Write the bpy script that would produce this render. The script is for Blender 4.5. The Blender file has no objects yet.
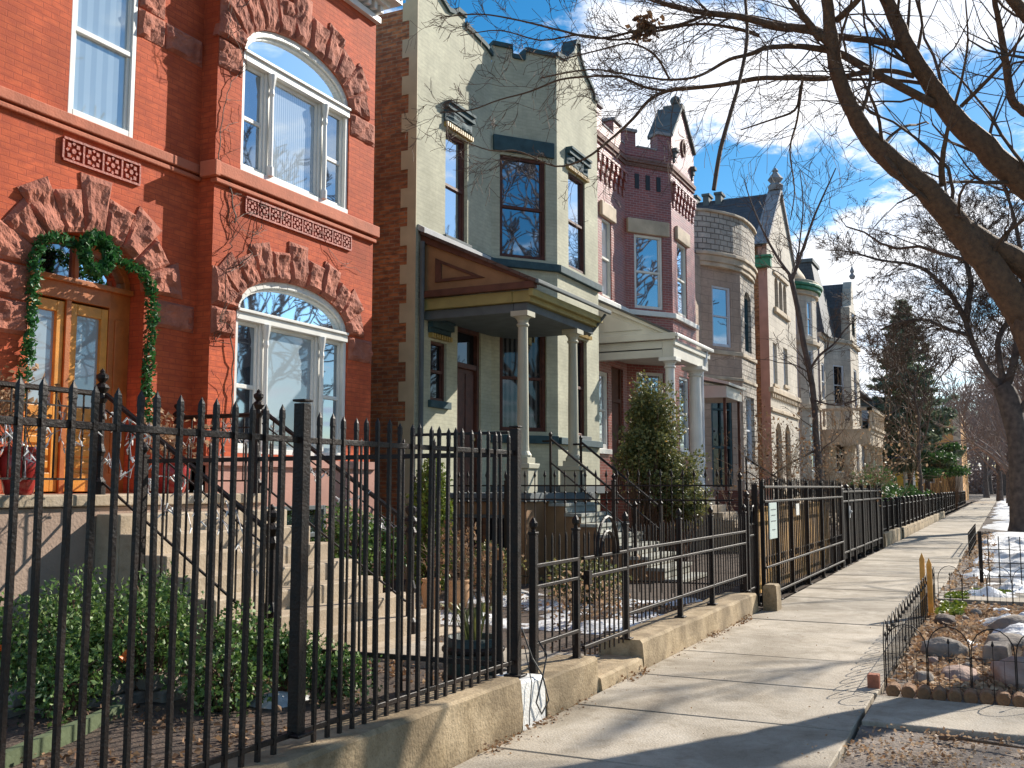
import bpy, bmesh, math, random
from mathutils import Vector, noise
R = math.radians
scene = bpy.context.scene
COL = scene.collection
random.seed(7)

# ------------------------------------------------------------------ materials
def nt(name):
    m = bpy.data.materials.new(name); m.use_nodes = True
    t = m.node_tree
    return m, t, t.nodes, t.links, t.nodes['Principled BSDF']

def rgb(c): return (c[0], c[1], c[2], 1.0)

def ramp(N, stops):
    r = N.new('ShaderNodeValToRGB')
    e = r.color_ramp.elements
    while len(e) < len(stops): e.new(0.5)
    for i, (p, c) in enumerate(stops):
        e[i].position = p; e[i].color = rgb(c)
    return r

def mat(name, c, rough=.7, var=.25, vscale=3., bump=.15, bscale=40., metal=0., spec=.5, c2=None, v2=None, coord='Object', island=0., stain=0.):
    """plain surface: two scales of colour variation and a fine bump"""
    m, t, N, L, B = nt(name)
    tc = N.new('ShaderNodeTexCoord')
    n1 = N.new('ShaderNodeTexNoise'); n1.inputs['Scale'].default_value = vscale; n1.inputs['Detail'].default_value = 6
    L.new(tc.outputs[coord], n1.inputs['Vector'])
    lo = c2 if c2 else tuple(x * (1 - var) for x in c)
    hi = c if c2 else tuple(min(1, x * (1 + var * .6)) for x in c)
    rp = ramp(N, [(.3, lo), (.7, hi)])
    L.new(n1.outputs['Fac'], rp.inputs['Fac'])
    out = rp.outputs['Color']
    if stain:
        for sc, lo_, p0, p1 in ((1.1, 1 - stain, .40, .60), (7., 1 - stain * .6, .34, .5), (95., 1 - stain * .7, .36, .46)):
            ns = N.new('ShaderNodeTexNoise'); ns.inputs['Scale'].default_value = sc; ns.inputs['Detail'].default_value = 7; ns.inputs['Roughness'].default_value = .68; ns.inputs['Distortion'].default_value = .6
            L.new(tc.outputs[coord], ns.inputs['Vector'])
            rs = ramp(N, [(p0, (lo_, lo_ * .97, lo_ * .92)), (p1, (1, 1, 1))]); L.new(ns.outputs['Fac'], rs.inputs['Fac'])
            mm = N.new('ShaderNodeMix'); mm.data_type = 'RGBA'; mm.blend_type = 'MULTIPLY'; mm.inputs['Factor'].default_value = 1
            L.new(out, mm.inputs['A']); L.new(rs.outputs['Color'], mm.inputs['B']); out = mm.outputs['Result']
    if island:
        g = N.new('ShaderNodeNewGeometry')
        hs = N.new('ShaderNodeHueSaturation')
        mr = N.new('ShaderNodeMapRange'); mr.inputs['To Min'].default_value = 1 - island; mr.inputs['To Max'].default_value = 1 + island
        L.new(g.outputs['Random Per Island'], mr.inputs['Value'])
        L.new(mr.outputs['Result'], hs.inputs['Value']); L.new(out, hs.inputs['Color'])
        out = hs.outputs['Color']
    L.new(out, B.inputs['Base Color'])
    B.inputs['Roughness'].default_value = rough
    B.inputs['Metallic'].default_value = metal
    B.inputs['Specular IOR Level'].default_value = spec
    if bump:
        n2 = N.new('ShaderNodeTexNoise'); n2.inputs['Scale'].default_value = bscale; n2.inputs['Detail'].default_value = 5
        L.new(tc.outputs[coord], n2.inputs['Vector'])
        b = N.new('ShaderNodeBump'); b.inputs['Strength'].default_value = bump; b.inputs['Distance'].default_value = .02
        L.new(n2.outputs['Fac'], b.inputs['Height']); L.new(b.outputs['Normal'], B.inputs['Normal'])
    return m

def brick(name, c1, c2, mortar, bw=.205, bh=.068, ms=.008, rough=.6, bump=.35, dirt=.3, spec=.5, off=.5, lump=0., c3=None):
    m, t, N, L, B = nt(name)
    tc = N.new('ShaderNodeTexCoord')
    src = tc.outputs['UV']
    b = N.new('ShaderNodeTexBrick')
    b.offset = off
    b.inputs['Scale'].default_value = 1
    b.inputs['Brick Width'].default_value = bw; b.inputs['Row Height'].default_value = bh
    b.inputs['Mortar Size'].default_value = ms; b.inputs['Mortar Smooth'].default_value = .3
    b.inputs['Color1'].default_value = rgb(c1); b.inputs['Color2'].default_value = rgb(c2)
    b.inputs['Mortar'].default_value = rgb(mortar); b.inputs['Bias'].default_value = -.1
    L.new(src, b.inputs['Vector'])
    n = N.new('ShaderNodeTexNoise'); n.inputs['Scale'].default_value = .9; n.inputs['Detail'].default_value = 8; n.inputs['Roughness'].default_value = .65
    L.new(tc.outputs['Object'], n.inputs['Vector'])
    rp = ramp(N, [(.32, (1 - dirt,) * 3), (.62, (1.12,) * 3)])
    L.new(n.outputs['Fac'], rp.inputs['Fac'])
    mx = N.new('ShaderNodeMix'); mx.data_type = 'RGBA'; mx.blend_type = 'MULTIPLY'; mx.inputs['Factor'].default_value = 1
    L.new(b.outputs['Color'], mx.inputs['A']); L.new(rp.outputs['Color'], mx.inputs['B'])
    out = mx.outputs['Result']
    # courses of odd bricks
    nb = N.new('ShaderNodeTexNoise'); nb.inputs['Scale'].default_value = 6; nb.inputs['Detail'].default_value = 4
    mp = N.new('ShaderNodeMapping'); mp.inputs['Scale'].default_value = (1, 2.6, 1)
    L.new(src, mp.inputs['Vector']); L.new(mp.outputs['Vector'], nb.inputs['Vector'])
    rb = ramp(N, [(.42, (0, 0, 0)), (.66, (1, 1, 1))])
    L.new(nb.outputs['Fac'], rb.inputs['Fac'])
    m2 = N.new('ShaderNodeMix'); m2.data_type = 'RGBA'; m2.blend_type = 'MIX'
    mf = N.new('ShaderNodeMath'); mf.operation = 'MULTIPLY'; mf.inputs[1].default_value = .35 if c3 is None else .75
    L.new(rb.outputs['Color'], mf.inputs[0]); L.new(mf.outputs[0], m2.inputs['Factor'])
    L.new(out, m2.inputs['A']); m2.inputs['B'].default_value = rgb(c3 if c3 else tuple(x * .62 for x in c1))
    L.new(m2.outputs['Result'], B.inputs['Base Color'])
    B.inputs['Roughness'].default_value = rough; B.inputs['Specular IOR Level'].default_value = spec
    inv = N.new('ShaderNodeMath'); inv.operation = 'MULTIPLY_ADD'; inv.inputs[1].default_value = -1; inv.inputs[2].default_value = 1
    L.new(b.outputs['Fac'], inv.inputs[0])
    n3 = N.new('ShaderNodeTexNoise'); n3.inputs['Scale'].default_value = 14 if lump else 60; n3.inputs['Detail'].default_value = 6
    L.new(tc.outputs['Object'], n3.inputs['Vector'])
    ad = N.new('ShaderNodeMath'); ad.operation = 'MULTIPLY_ADD'; ad.inputs[1].default_value = .5 + lump
    L.new(n3.outputs['Fac'], ad.inputs[0]); L.new(inv.outputs[0], ad.inputs[2])
    bp = N.new('ShaderNodeBump'); bp.inputs['Strength'].default_value = bump; bp.inputs['Distance'].default_value = .012 + lump * .03
    L.new(ad.outputs[0], bp.inputs['Height']); L.new(bp.outputs['Normal'], B.inputs['Normal'])
    return m

def glass(name, deep, gloss=.5, tint=(.85, .93, 1), stripes=0, behind=None, lace=False):
    """a pane: sharp reflection over what hangs behind it (curtain, blind, dark room or a painted cloud tone)"""
    m, t, N, L, B = nt(name)
    N.remove(B)
    out = N['Material Output']
    d = N.new('ShaderNodeBsdfDiffuse'); d.inputs['Color'].default_value = rgb(deep)
    tc = N.new('ShaderNodeTexCoord')
    if stripes or lace:
        w = N.new('ShaderNodeTexWave' if stripes else 'ShaderNodeTexNoise')
        if stripes:
            w.bands_direction = 'Y' if stripes > 0 else 'X'
            w.inputs['Scale'].default_value = abs(stripes); w.inputs['Distortion'].default_value = .4
        else:
            w.inputs['Scale'].default_value = 14; w.inputs['Detail'].default_value = 8
        L.new(tc.outputs['UV'], w.inputs['Vector'])
        rp = ramp(N, [(.47 if lace else .35, deep), (.55 if lace else .6, behind)])
        L.new(w.outputs['Fac'], rp.inputs['Fac']); L.new(rp.outputs['Color'], d.inputs['Color'])
    g = N.new('ShaderNodeBsdfGlossy'); g.inputs['Roughness'].default_value = .02; g.inputs['Color'].default_value = rgb(tint)
    nz = N.new('ShaderNodeTexNoise'); nz.inputs['Scale'].default_value = 1.6; nz.inputs['Detail'].default_value = 1
    L.new(tc.outputs['Object'], nz.inputs['Vector'])
    bp = N.new('ShaderNodeBump'); bp.inputs['Strength'].default_value = .05; bp.inputs['Distance'].default_value = .04
    L.new(nz.outputs['Fac'], bp.inputs['Height']); L.new(bp.outputs['Normal'], g.inputs['Normal'])
    fr = N.new('ShaderNodeFresnel'); fr.inputs['IOR'].default_value = 1.5
    mm = N.new('ShaderNodeMath'); mm.operation = 'MULTIPLY_ADD'; mm.inputs[1].default_value = 1.; mm.inputs[2].default_value = gloss; mm.use_clamp = True
    L.new(fr.outputs[0], mm.inputs[0])
    ms = N.new('ShaderNodeMixShader')
    L.new(mm.outputs[0], ms.inputs[0]); L.new(d.outputs[0], ms.inputs[1]); L.new(g.outputs[0], ms.inputs[2])
    L.new(ms.outputs[0], out.inputs['Surface'])
    return m

def leafmat(name, c1, c2, c3=None, rough=.5):
    m, t, N, L, B = nt(name)
    g = N.new('ShaderNodeNewGeometry')
    st = [(0, c1), (.6, c2)] + ([(.93, c2), (1., c3)] if c3 else [])
    rp = ramp(N, st)
    L.new(g.outputs['Random Per Island'], rp.inputs['Fac'])
    L.new(rp.outputs['Color'], B.inputs['Base Color'])
    B.inputs['Roughness'].default_value = rough
    tr = N.new('ShaderNodeBsdfTranslucent'); L.new(rp.outputs['Color'], tr.inputs['Color'])
    ms = N.new('ShaderNodeMixShader'); ms.inputs[0].default_value = .25
    L.new(B.outputs[0], ms.inputs[1]); L.new(tr.outputs[0], ms.inputs[2])
    L.new(ms.outputs[0], N['Material Output'].inputs['Surface'])
    return m

M = {}
M['brick_red'] = brick('brick_red', (.66, .135, .050), (.585, .108, .040), (.44, .085, .04), ms=.005, rough=.75, dirt=.42, bump=.45, spec=.2, c3=(.40, .075, .035))
M['brick_brown'] = brick('brick_brown', (.56, .21, .075), (.29, .10, .048), (.36, .26, .16), ms=.009, rough=.85, dirt=.35, bump=.6, c3=(.15, .06, .03))
M['brick_pink'] = brick('brick_pink', (.36, .068, .045), (.21, .038, .028), (.38, .25, .20), ms=.008, rough=.36, dirt=.25, bump=.3, spec=.8)
M['brick_dark'] = brick('brick_dark', (.24, .10, .07), (.17, .07, .05), (.25, .19, .16), ms=.009, rough=.8, dirt=.3)
M['brick_orange'] = brick('brick_orange', (.80, .40, .11), (.72, .34, .09), (.6, .42, .24), ms=.010, rough=.8, dirt=.25)
M['stone_red'] = mat('stone_red', (.52, .18, .11), .85, .4, 5, .9, 30, c2=(.27, .085, .052))
M['stone_red_flat'] = mat('stone_red_flat', (.56, .165, .085), .8, .25, 3, .25, 40)
M['terracotta'] = mat('terracotta', (.40, .07, .035), .6, .3, 8, .3, 40)
M['paint_pink'] = mat('paint_pink', (.52, .26, .20), .6, .2, 2, .15, 50)
M['paint_sage'] = brick('paint_sage', (.545, .53, .395), (.53, .515, .385), (.47, .455, .34), ms=.006, rough=.8, dirt=.30, bump=.16, spec=.25)
M['paint_sage_flat'] = mat('paint_sage_flat', (.48, .46, .35), .6, .12, 2, .08, 50)
M['tread_paint'] = mat('tread_paint', (.44, .45, .40), .7, .2, 4, .2, 50, stain=.2)
M['landing_wall'] = mat('landing_wall', (.46, .33, .25), .8, .25, 2, .3, 40, c2=(.34, .23, .17))
M['quoin_paint'] = mat('quoin_paint', (.56, .47, .30), .7, .15, 3, .1, 50)
M['paint_cream'] = mat('paint_cream', (.68, .66, .58), .55, .12, 2, .08, 50)
M['paint_white'] = mat('paint_white', (.78, .77, .72), .45, .10, 3, .06, 60)
M['paint_bluewhite'] = mat('paint_bluewhite', (.62, .66, .72), .5, .12, 3, .06, 60)
M['trim_teal'] = mat('trim_teal', (.04, .085, .10), .8, .3, 6, .15, 60)
M['trim_slate'] = mat('trim_slate', (.12, .14, .145), .8, .2, 4, .1, 60)
M['trim_brown'] = mat('trim_brown', (.12, .045, .025), .7, .3, 6, .15, 60)
M['trim_tan'] = mat('trim_tan', (.30, .165, .075), .6, .2, 4, .1, 60)
M['trim_olive'] = mat('trim_olive', (.36, .30, .11), .75, .15, 4, .1, 60)
M['wood_red'] = mat('wood_red', (.10, .028, .016), .6, .4, 8, .2, 50)
M['wood_orange'] = mat('wood_orange', (.72, .30, .04), .38, .25, 7, .12, 60)
M['wood_orange_dark'] = mat('wood_orange_dark', (.48, .14, .03), .4, .25, 7, .12, 60)
M['gold'] = mat('gold', (.45, .30, .08), .4, .2, 8, .1, 50)
M['stone_tan'] = brick('stone_tan', (.52, .38, .285), (.46, .33, .25), (.30, .23, .18), bw=.62, bh=.30, ms=.010, rough=.8, dirt=.3, bump=.35)
M['stone_rough'] = brick('stone_rough', (.62, .56, .48), (.50, .44, .37), (.20, .17, .14), bw=.36, bh=.19, ms=.02, rough=.9, dirt=.35, bump=.9, lump=.9)
M['stone_pale'] = brick('stone_pale', (.62, .555, .46), (.55, .49, .405), (.38, .32, .26), bw=.6, bh=.3, ms=.010, rough=.8, dirt=.3, bump=.3)
M['stone_cream'] = mat('stone_cream', (.58, .47, .34), .8, .3, 2, .4, 25)
M['stone_grey'] = mat('stone_grey', (.30, .29, .30), .8, .3, 3, .3, 30)
M['slate'] = brick('slate', (.07, .075, .085), (.105, .10, .10), (.04, .04, .045), bw=.28, bh=.17, ms=.010, rough=.6, dirt=.3, bump=.5)
M['slate_dark'] = brick('slate_dark', (.10, .105, .11), (.075, .075, .08), (.035, .035, .04), bw=.3, bh=.2, ms=.012, rough=.6, dirt=.3, bump=.5)
M['shingle'] = brick('shingle', (.14, .09, .07), (.10, .065, .05), (.06, .04, .03), bw=.3, bh=.14, ms=.008, rough=.85, dirt=.2, bump=.4)
M['roof_flat'] = mat('roof_flat', (.12, .12, .12), .9, .3, 2, .3, 20)
M['copper_green'] = mat('copper_green', (.055, .27, .13), .55, .3, 6, .15, 40, c2=(.03, .16, .09))
M['awning_blue'] = mat('awning_blue', (.07, .14, .32), .7, .2, 4, .1, 40)
M['metal_grey'] = mat('metal_grey', (.40, .41, .42), .7, .15, 4, .05, 60)
M['iron'] = mat('iron', (.007, .0065, .0065), .5, .35, 14, .25, 70, spec=.28, c2=(.028, .015, .010))
M['iron_dull'] = mat('iron_dull', (.02, .02, .021), .5, .3, 20, .1, 80)
M['rust'] = mat('rust', (.40, .16, .05), .8, .4, 20, .3, 70)
M['concrete'] = mat('concrete', (.52, .455, .365), .85, .25, 2.2, .35, 60, c2=(.42, .355, .27), island=.12, stain=.34)
M['concrete_old'] = mat('concrete_old', (.56, .43, .27), .9, .3, 3.5, .40, 45, c2=(.34, .25, .14), stain=.45)
M['sidewalk_concrete'] = M['concrete']
M['concrete_step'] = mat('concrete_step', (.58, .475, .35), .85, .2, 3, .3, 45, c2=(.45, .36, .26), stain=.22)
M['paint_white_block'] = mat('paint_white_block', (.78, .77, .74), .7, .15, 7, .4, 40)
M['soil'] = mat('soil', (.12, .08, .055), .95, .5, 9, .9, 45, c2=(.045, .032, .024))
M['soil_pale'] = mat('soil_pale', (.30, .245, .20), .95, .5, 6, .9, 40, c2=(.12, .09, .07))
M['asphalt'] = mat('asphalt', (.06, .06, .062), .9, .3, 2, .5, 120)
M['snow'] = mat('snow', (.86, .88, .92), .6, .25, 9, .9, 30, c2=(.66, .66, .66), stain=.22)
M['bark'] = mat('bark', (.21, .115, .06), .8, .4, 22, .8, 60, c2=(.10, .058, .036))
M['bark_grey'] = mat('bark_grey', (.17, .125, .10), .9, .35, 5, .8, 30, c2=(.07, .052, .045))
M['twig'] = mat('twig', (.12, .075, .05), .75, .35, 4, 0, 30)
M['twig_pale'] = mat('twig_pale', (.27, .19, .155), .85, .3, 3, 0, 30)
M['twig_tan'] = mat('twig_tan', (.36, .24, .14), .8, .3, 4, 0, 30)
M['leaf_green'] = leafmat('leaf_green', (.03, .08, .015), (.18, .29, .07), (.50, .56, .28))
M['leaf_deep'] = leafmat('leaf_deep', (.02, .055, .015), (.08, .16, .04))
M['leaf_yellow'] = leafmat('leaf_yellow', (.10, .16, .02), (.22, .27, .035), (.36, .36, .08))
M['leaf_olive'] = leafmat('leaf_olive', (.06, .08, .025), (.24, .24, .08), (.60, .38, .12))
M['leaf_garland'] = leafmat('leaf_garland', (.012, .07, .018), (.05, .19, .045))
M['leaf_spruce'] = leafmat('leaf_spruce', (.08, .11, .07), (.25, .30, .19))
M['leaf_dry'] = leafmat('leaf_dry', (.26, .13, .06), (.60, .42, .26), (.80, .66, .48), rough=.8)
M['leaf_rust'] = leafmat('leaf_rust', (.13, .06, .03), (.32, .19, .10), (.46, .30, .17), rough=.8)
M['rock'] = mat('rock', (.42, .35, .28), .9, .35, 6, .8, 22, c2=(.17, .14, .12))
M['rock_pink'] = mat('rock_pink', (.48, .33, .26), .9, .35, 6, .8, 22, c2=(.24, .16, .13))
M['log_end'] = mat('log_end', (.36, .19, .09), .9, .35, 14, .6, 50, c2=(.20, .10, .05))
M['brick_single'] = mat('brick_single', (.44, .16, .09), .85, .3, 12, .4, 60)
M['pot_red'] = mat('pot_red', (.36, .03, .025), .18, .3, 6, .05, 30)
M['pot_clay'] = mat('pot_clay', (.48, .27, .13), .8, .2, 6, .2, 40)
M['barrel'] = mat('barrel', (.03, .055, .048), .55, .4, 6, .3, 30)
M['wood_board'] = mat('wood_board', (.55, .29, .06), .75, .4, 3, .3, 30, c2=(.10, .055, .025), island=.35)
M['stake'] = mat('stake', (.80, .40, .08), .6, .2, 12, .2, 60)
M['ribbon'] = mat('ribbon', (.75, .16, .02), .5, .1, 12, .1, 60)
M['edging_green'] = mat('edging_green', (.10, .13, .06), .8, .25, 3, .3, 30)
M['white_wire'] = mat('white_wire', (.50, .46, .47), .4, .1, 10, .05, 40)
M['sign_plate'] = mat('sign_plate', (.60, .70, .66), .4, .08, 4, .03, 40)
M['cable'] = mat('cable', (.03, .03, .03), .5, .2, 10, .05, 40)
M['yellow_paint'] = mat('yellow_paint', (.55, .36, .04), .6, .1, 3, .05, 40)
M['g_sky'] = glass('g_sky', (.03, .045, .07), .55, (.80, .90, 1))
M['g_dark'] = glass('g_dark', (.012, .013, .016), .0, (.8, .88, 1))
M['g_room'] = glass('g_room', (.02, .03, .04), .36, (.72, .86, 1))
M['g_blind'] = glass('g_blind', (.27, .35, .39), .08, (.85, .93, 1), 30, (.40, .47, .52))
M['g_drape'] = glass('g_drape', (.34, .42, .50), .25, (.8, .9, 1), -7, (.50, .58, .64))
M['g_lace'] = glass('g_lace', (.03, .04, .09), .02, (.85, .93, 1), 0, (.85, .88, .90), True)
M['g_pale'] = glass('g_pale', (.34, .43, .49), .22, (.8, .91, 1), -2, (.42, .52, .58))  # pale blind; in the lower bay arch a painted stand-in for cloud reflection
M['g_dimcurtain'] = glass('g_dimcurtain', (.02, .02, .022), .03, (.85, .93, 1), -3, (.10, .10, .10))
M['g_curtain'] = glass('g_curtain', (.28, .28, .30), .22, (.85, .93, 1), -3, (.40, .40, .41))

# ------------------------------------------------------------------ mesh builder
class MB:
    def __init__(s): s.v = []; s.f = []; s.mi = []; s.cur = 0
    def poly(s, pts):
        b = len(s.v); s.v += [tuple(p) for p in pts]; s.f.append(tuple(range(b, b + len(pts)))); s.mi.append(s.cur)
    def faces(s, vs, fs):
        b = len(s.v); s.v += [tuple(p) for p in vs]
        for f in fs: s.f.append(tuple(b + i for i in f)); s.mi.append(s.cur)
    def box(s, x0, x1, y0, y1, z0, z1):
        s.faces([(x0,y0,z0),(x1,y0,z0),(x1,y1,z0),(x0,y1,z0),(x0,y0,z1),(x1,y0,z1),(x1,y1,z1),(x0,y1,z1)],
                [(3,2,1,0),(4,5,6,7),(0,1,5,4),(1,2,6,5),(2,3,7,6),(3,0,4,7)])
        return s
    def prism(s, pts, z0, z1):
        n = len(pts)
        vs = [(x, y, z0) for x, y in pts] + [(x, y, z1) for x, y in pts]
        s.faces(vs, [tuple(range(n - 1, -1, -1)), tuple(range(n, 2 * n))] + [(i, (i + 1) % n, n + (i + 1) % n, n + i) for i in range(n)])
        return s
    def wp(s, seg, outline, o0, o1):
        """polygon (s,z) in the wall's plane, thickened from offset o0 to o1 outwards"""
        n = len(outline)
        vs = [seg.pt(a, o0, z) for a, z in outline] + [seg.pt(a, o1, z) for a, z in outline]
        s.faces(vs, [tuple(range(n - 1, -1, -1)), tuple(range(n, 2 * n))] + [(i, (i + 1) % n, n + (i + 1) % n, n + i) for i in range(n)])
        return s
    def wb(s, seg, s0, s1, z0, z1, o0, o1): return s.wp(seg, [(s0, z0), (s1, z0), (s1, z1), (s0, z1)], o0, o1)
    def tube(s, pts, rad, n=6, cap=True):
        P = [Vector(p) for p in pts]
        if not isinstance(rad, (list, tuple)): rad = [rad] * len(P)
        base = len(s.v); k = len(P)
        up = None
        for i, p in enumerate(P):
            d = (P[min(i + 1, k - 1)] - P[max(i - 1, 0)])
            if d.length < 1e-9: d = Vector((0, 0, 1))
            d.normalize()
            if up is None:
                a = Vector((0, 0, 1)) if abs(d.z) < .9 else Vector((1, 0, 0))
                x = d.cross(a).normalized()
            else:
                x = (up - d * up.dot(d)); x = x.normalized() if x.length > 1e-6 else d.orthogonal().normalized()
            up = x; y = d.cross(x)
            r = rad[i]
            for j in range(n):
                a = 2 * math.pi * (j + .5) / n
                q = p + x * (r * math.cos(a)) + y * (r * math.sin(a))
                s.v.append((q.x, q.y, q.z))
        for i in range(k - 1):
            for j in range(n):
                a = base + i * n + j; b = base + i * n + (j + 1) % n
                s.f.append((a, b, b + n, a + n)); s.mi.append(s.cur)
        if cap:
            s.f.append(tuple(base + j for j in range(n - 1, -1, -1))); s.mi.append(s.cur)
            s.f.append(tuple(base + (k - 1) * n + j for j in range(n))); s.mi.append(s.cur)
        return s
    def lathe(s, c, prof, n=14, ang=0):
        base = len(s.v); k = len(prof)
        for r, z in prof:
            for j in range(n):
                a = 2 * math.pi * j / n + ang
                s.v.append((c[0] + r * math.cos(a), c[1] + r * math.sin(a), c[2] + z))
        for i in range(k - 1):
            for j in range(n):
                a = base + i * n + j; b = base + i * n + (j + 1) % n
                s.f.append((a, b, b + n, a + n)); s.mi.append(s.cur)
        s.f.append(tuple(base + j for j in range(n - 1, -1, -1))); s.mi.append(s.cur)
        s.f.append(tuple(base + (k - 1) * n + j for j in range(n))); s.mi.append(s.cur)
        return s
    def sq(s, x, y, z0, z1, w): return s.box(x - w / 2, x + w / 2, y - w / 2, y + w / 2, z0, z1)
    def build(s, name, m, parent=None, smooth=False, bevel=0, seg=2):
        base = Vector((0, 0, 0))
        if parent is not None:
            r = parent
            while r.parent: r = r.parent
            base = Vector(r.location)
        me = bpy.data.meshes.new(name)
        me.from_pydata([(v[0] - base.x, v[1] - base.y, v[2] - base.z) for v in s.v], [], s.f)
        for k in (m if isinstance(m, (list, tuple)) else [m]): me.materials.append(M[k] if isinstance(k, str) else k)
        if s.mi and max(s.mi) > 0: me.polygons.foreach_set('material_index', s.mi)
        uv = me.uv_layers.new(name='UVMap').data
        vs = s.v
        for p in me.polygons:
            n = p.normal
            if abs(n.z) > .75:
                for li in p.loop_indices:
                    v = vs[me.loops[li].vertex_index]; uv[li].uv = (v[0], v[1])
            else:
                l = math.hypot(n.x, n.y) or 1; tx, ty = -n.y / l, n.x / l
                for li in p.loop_indices:
                    v = vs[me.loops[li].vertex_index]; uv[li].uv = (v[0] * tx + v[1] * ty, v[2])
        if smooth: me.polygons.foreach_set('use_smooth', [True] * len(me.polygons))
        me.update()
        o = bpy.data.objects.new(name, me); COL.objects.link(o)
        if parent is not None: o.parent = parent
        if bevel:
            b = o.modifiers.new('bevel', 'BEVEL'); b.width = bevel; b.segments = seg; b.limit_method = 'ANGLE'; b.angle_limit = R(40)
        return o

class Seg:
    def __init__(s, p, q):
        s.p = p; s.q = q; dx, dy = q[0] - p[0], q[1] - p[1]; s.L = math.hypot(dx, dy)
        s.u = (dx / s.L, dy / s.L); s.n = (s.u[1], -s.u[0])
    def pt(s, a, o, z): return (s.p[0] + s.u[0] * a + s.n[0] * o, s.p[1] + s.u[1] * a + s.n[1] * o, z)

def tag(o, label=None, cat=None, group=None, kind=None):
    if label: o['label'] = label
    if cat: o['category'] = cat
    if group: o['group'] = group
    if kind: o['kind'] = kind
    return o
def thing(name, loc, label, cat, group=None):
    o = bpy.data.objects.new(name, None); COL.objects.link(o); o.location = loc; o.empty_display_size = .2
    return tag(o, label, cat, group)
def copy_tree(o, parent=None, **k):
    c = o.copy(); COL.objects.link(c)
    if parent is not None: c.parent = parent
    for ch in [x for x in bpy.data.objects if x.parent == o]: copy_tree(ch, c)
    return c

def arch_pts(s0, s1, zs, rise, n=16):
    """points from (s0,zs) over the crown to (s1,zs)"""
    c = (s0 + s1) / 2; a = (s1 - s0) / 2
    return [(c - a * math.cos(math.pi * i / n), zs + rise * math.sin(math.pi * i / n) ** .92) for i in range(n + 1)]

def wall(mb, seg, z0, z1, holes=(), reveal=.16, s0=0., s1=None):
    """front face with true openings and their reveals. hole: (s0,s1,z0,z1[,rise])"""
    s1 = seg.L if s1 is None else s1
    H = [(h[0], h[1], h[2], h[3], h[4] if len(h) > 4 else 0) for h in holes]
    ss = sorted({s0, s1, *[h[0] for h in H], *[h[1] for h in H]}); zz = sorted({z0, z1, *[h[2] for h in H], *[h[3] + h[4] for h in H]})
    for i in range(len(ss) - 1):
        for j in range(len(zz) - 1):
            a, b, c, d = ss[i], ss[i + 1], zz[j], zz[j + 1]
            ms, mz = (a + b) / 2, (c + d) / 2
            if any(h[0] < ms < h[1] and h[2] < mz < h[3] + h[4] for h in H): continue
            mb.poly([seg.pt(a, 0, c), seg.pt(b, 0, c), seg.pt(b, 0, d), seg.pt(a, 0, d)])
    for h in H:
        a, b, c, d, r = h
        def rv(p, q): mb.poly([seg.pt(p[0], 0, p[1]), seg.pt(p[0], -reveal, p[1]), seg.pt(q[0], -reveal, q[1]), seg.pt(q[0], 0, q[1])])
        rv((a, c), (a, d)); rv((b, d), (b, c)); rv((b, c), (a, c))
        if r:
            ap = arch_pts(a, b, d, r)
            for k in range(len(ap) - 1):
                p, q = ap[k], ap[k + 1]
                mb.poly([seg.pt(p[0], 0, p[1]), seg.pt(q[0], 0, q[1]), seg.pt(q[0], 0, d + r), seg.pt(p[0], 0, d + r)])
                rv(p, q)
        else: rv((a, d), (b, d))
    return mb

def window(parent, seg, s0, s1, z0, z1, fm='paint_white', pm='g_sky', inset=.12, fw=.06, mid=True, sill=None, mull=0, name='window', vm=False):
    f = MB(); a, b = -inset, -inset + .07
    f.wb(seg, s0, s0 + fw, z0, z1, a, b); f.wb(seg, s1 - fw, s1, z0, z1, a, b)
    f.wb(seg, s0 + fw, s1 - fw, z1 - fw, z1, a, b); f.wb(seg, s0 + fw, s1 - fw, z0, z0 + fw * 1.2, a, b)
    if mid:
        zm = (z0 + z1) / 2; f.wb(seg, s0 + fw, s1 - fw, zm - .03, zm + .03, a, b - .01)
        f.wb(seg, s0 + fw, s0 + fw + .03, zm + .03, z1 - fw, a, b - .018); f.wb(seg, s1 - fw - .03, s1 - fw, zm + .03, z1 - fw, a, b - .018)
        f.wb(seg, s0 + fw, s0 + fw + .035, z0 + fw * 1.2, zm - .03, a, b - .03); f.wb(seg, s1 - fw - .035, s1 - fw, z0 + fw * 1.2, zm - .03, a, b - .03)
    if vm: f.wb(seg, (s0 + s1) / 2 - .015, (s0 + s1) / 2 + .015, z0 + fw, z1 - fw, a, b - .02)
    w = f.build(name, fm, parent, bevel=.006, seg=1)
    p = MB(); p.wb(seg, s0 + fw * .5, s1 - fw * .5, z0 + fw * .5, z1 - fw * .5, a - .02, a + .012); p.build('pane', pm, w)
    if sill:
        q = MB(); q.wb(seg, s0 - .08, s1 + .08, z0 - .13, z0 - .002, -inset, .07); q.build('sill', sill, w, bevel=.01)
    return w

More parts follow.
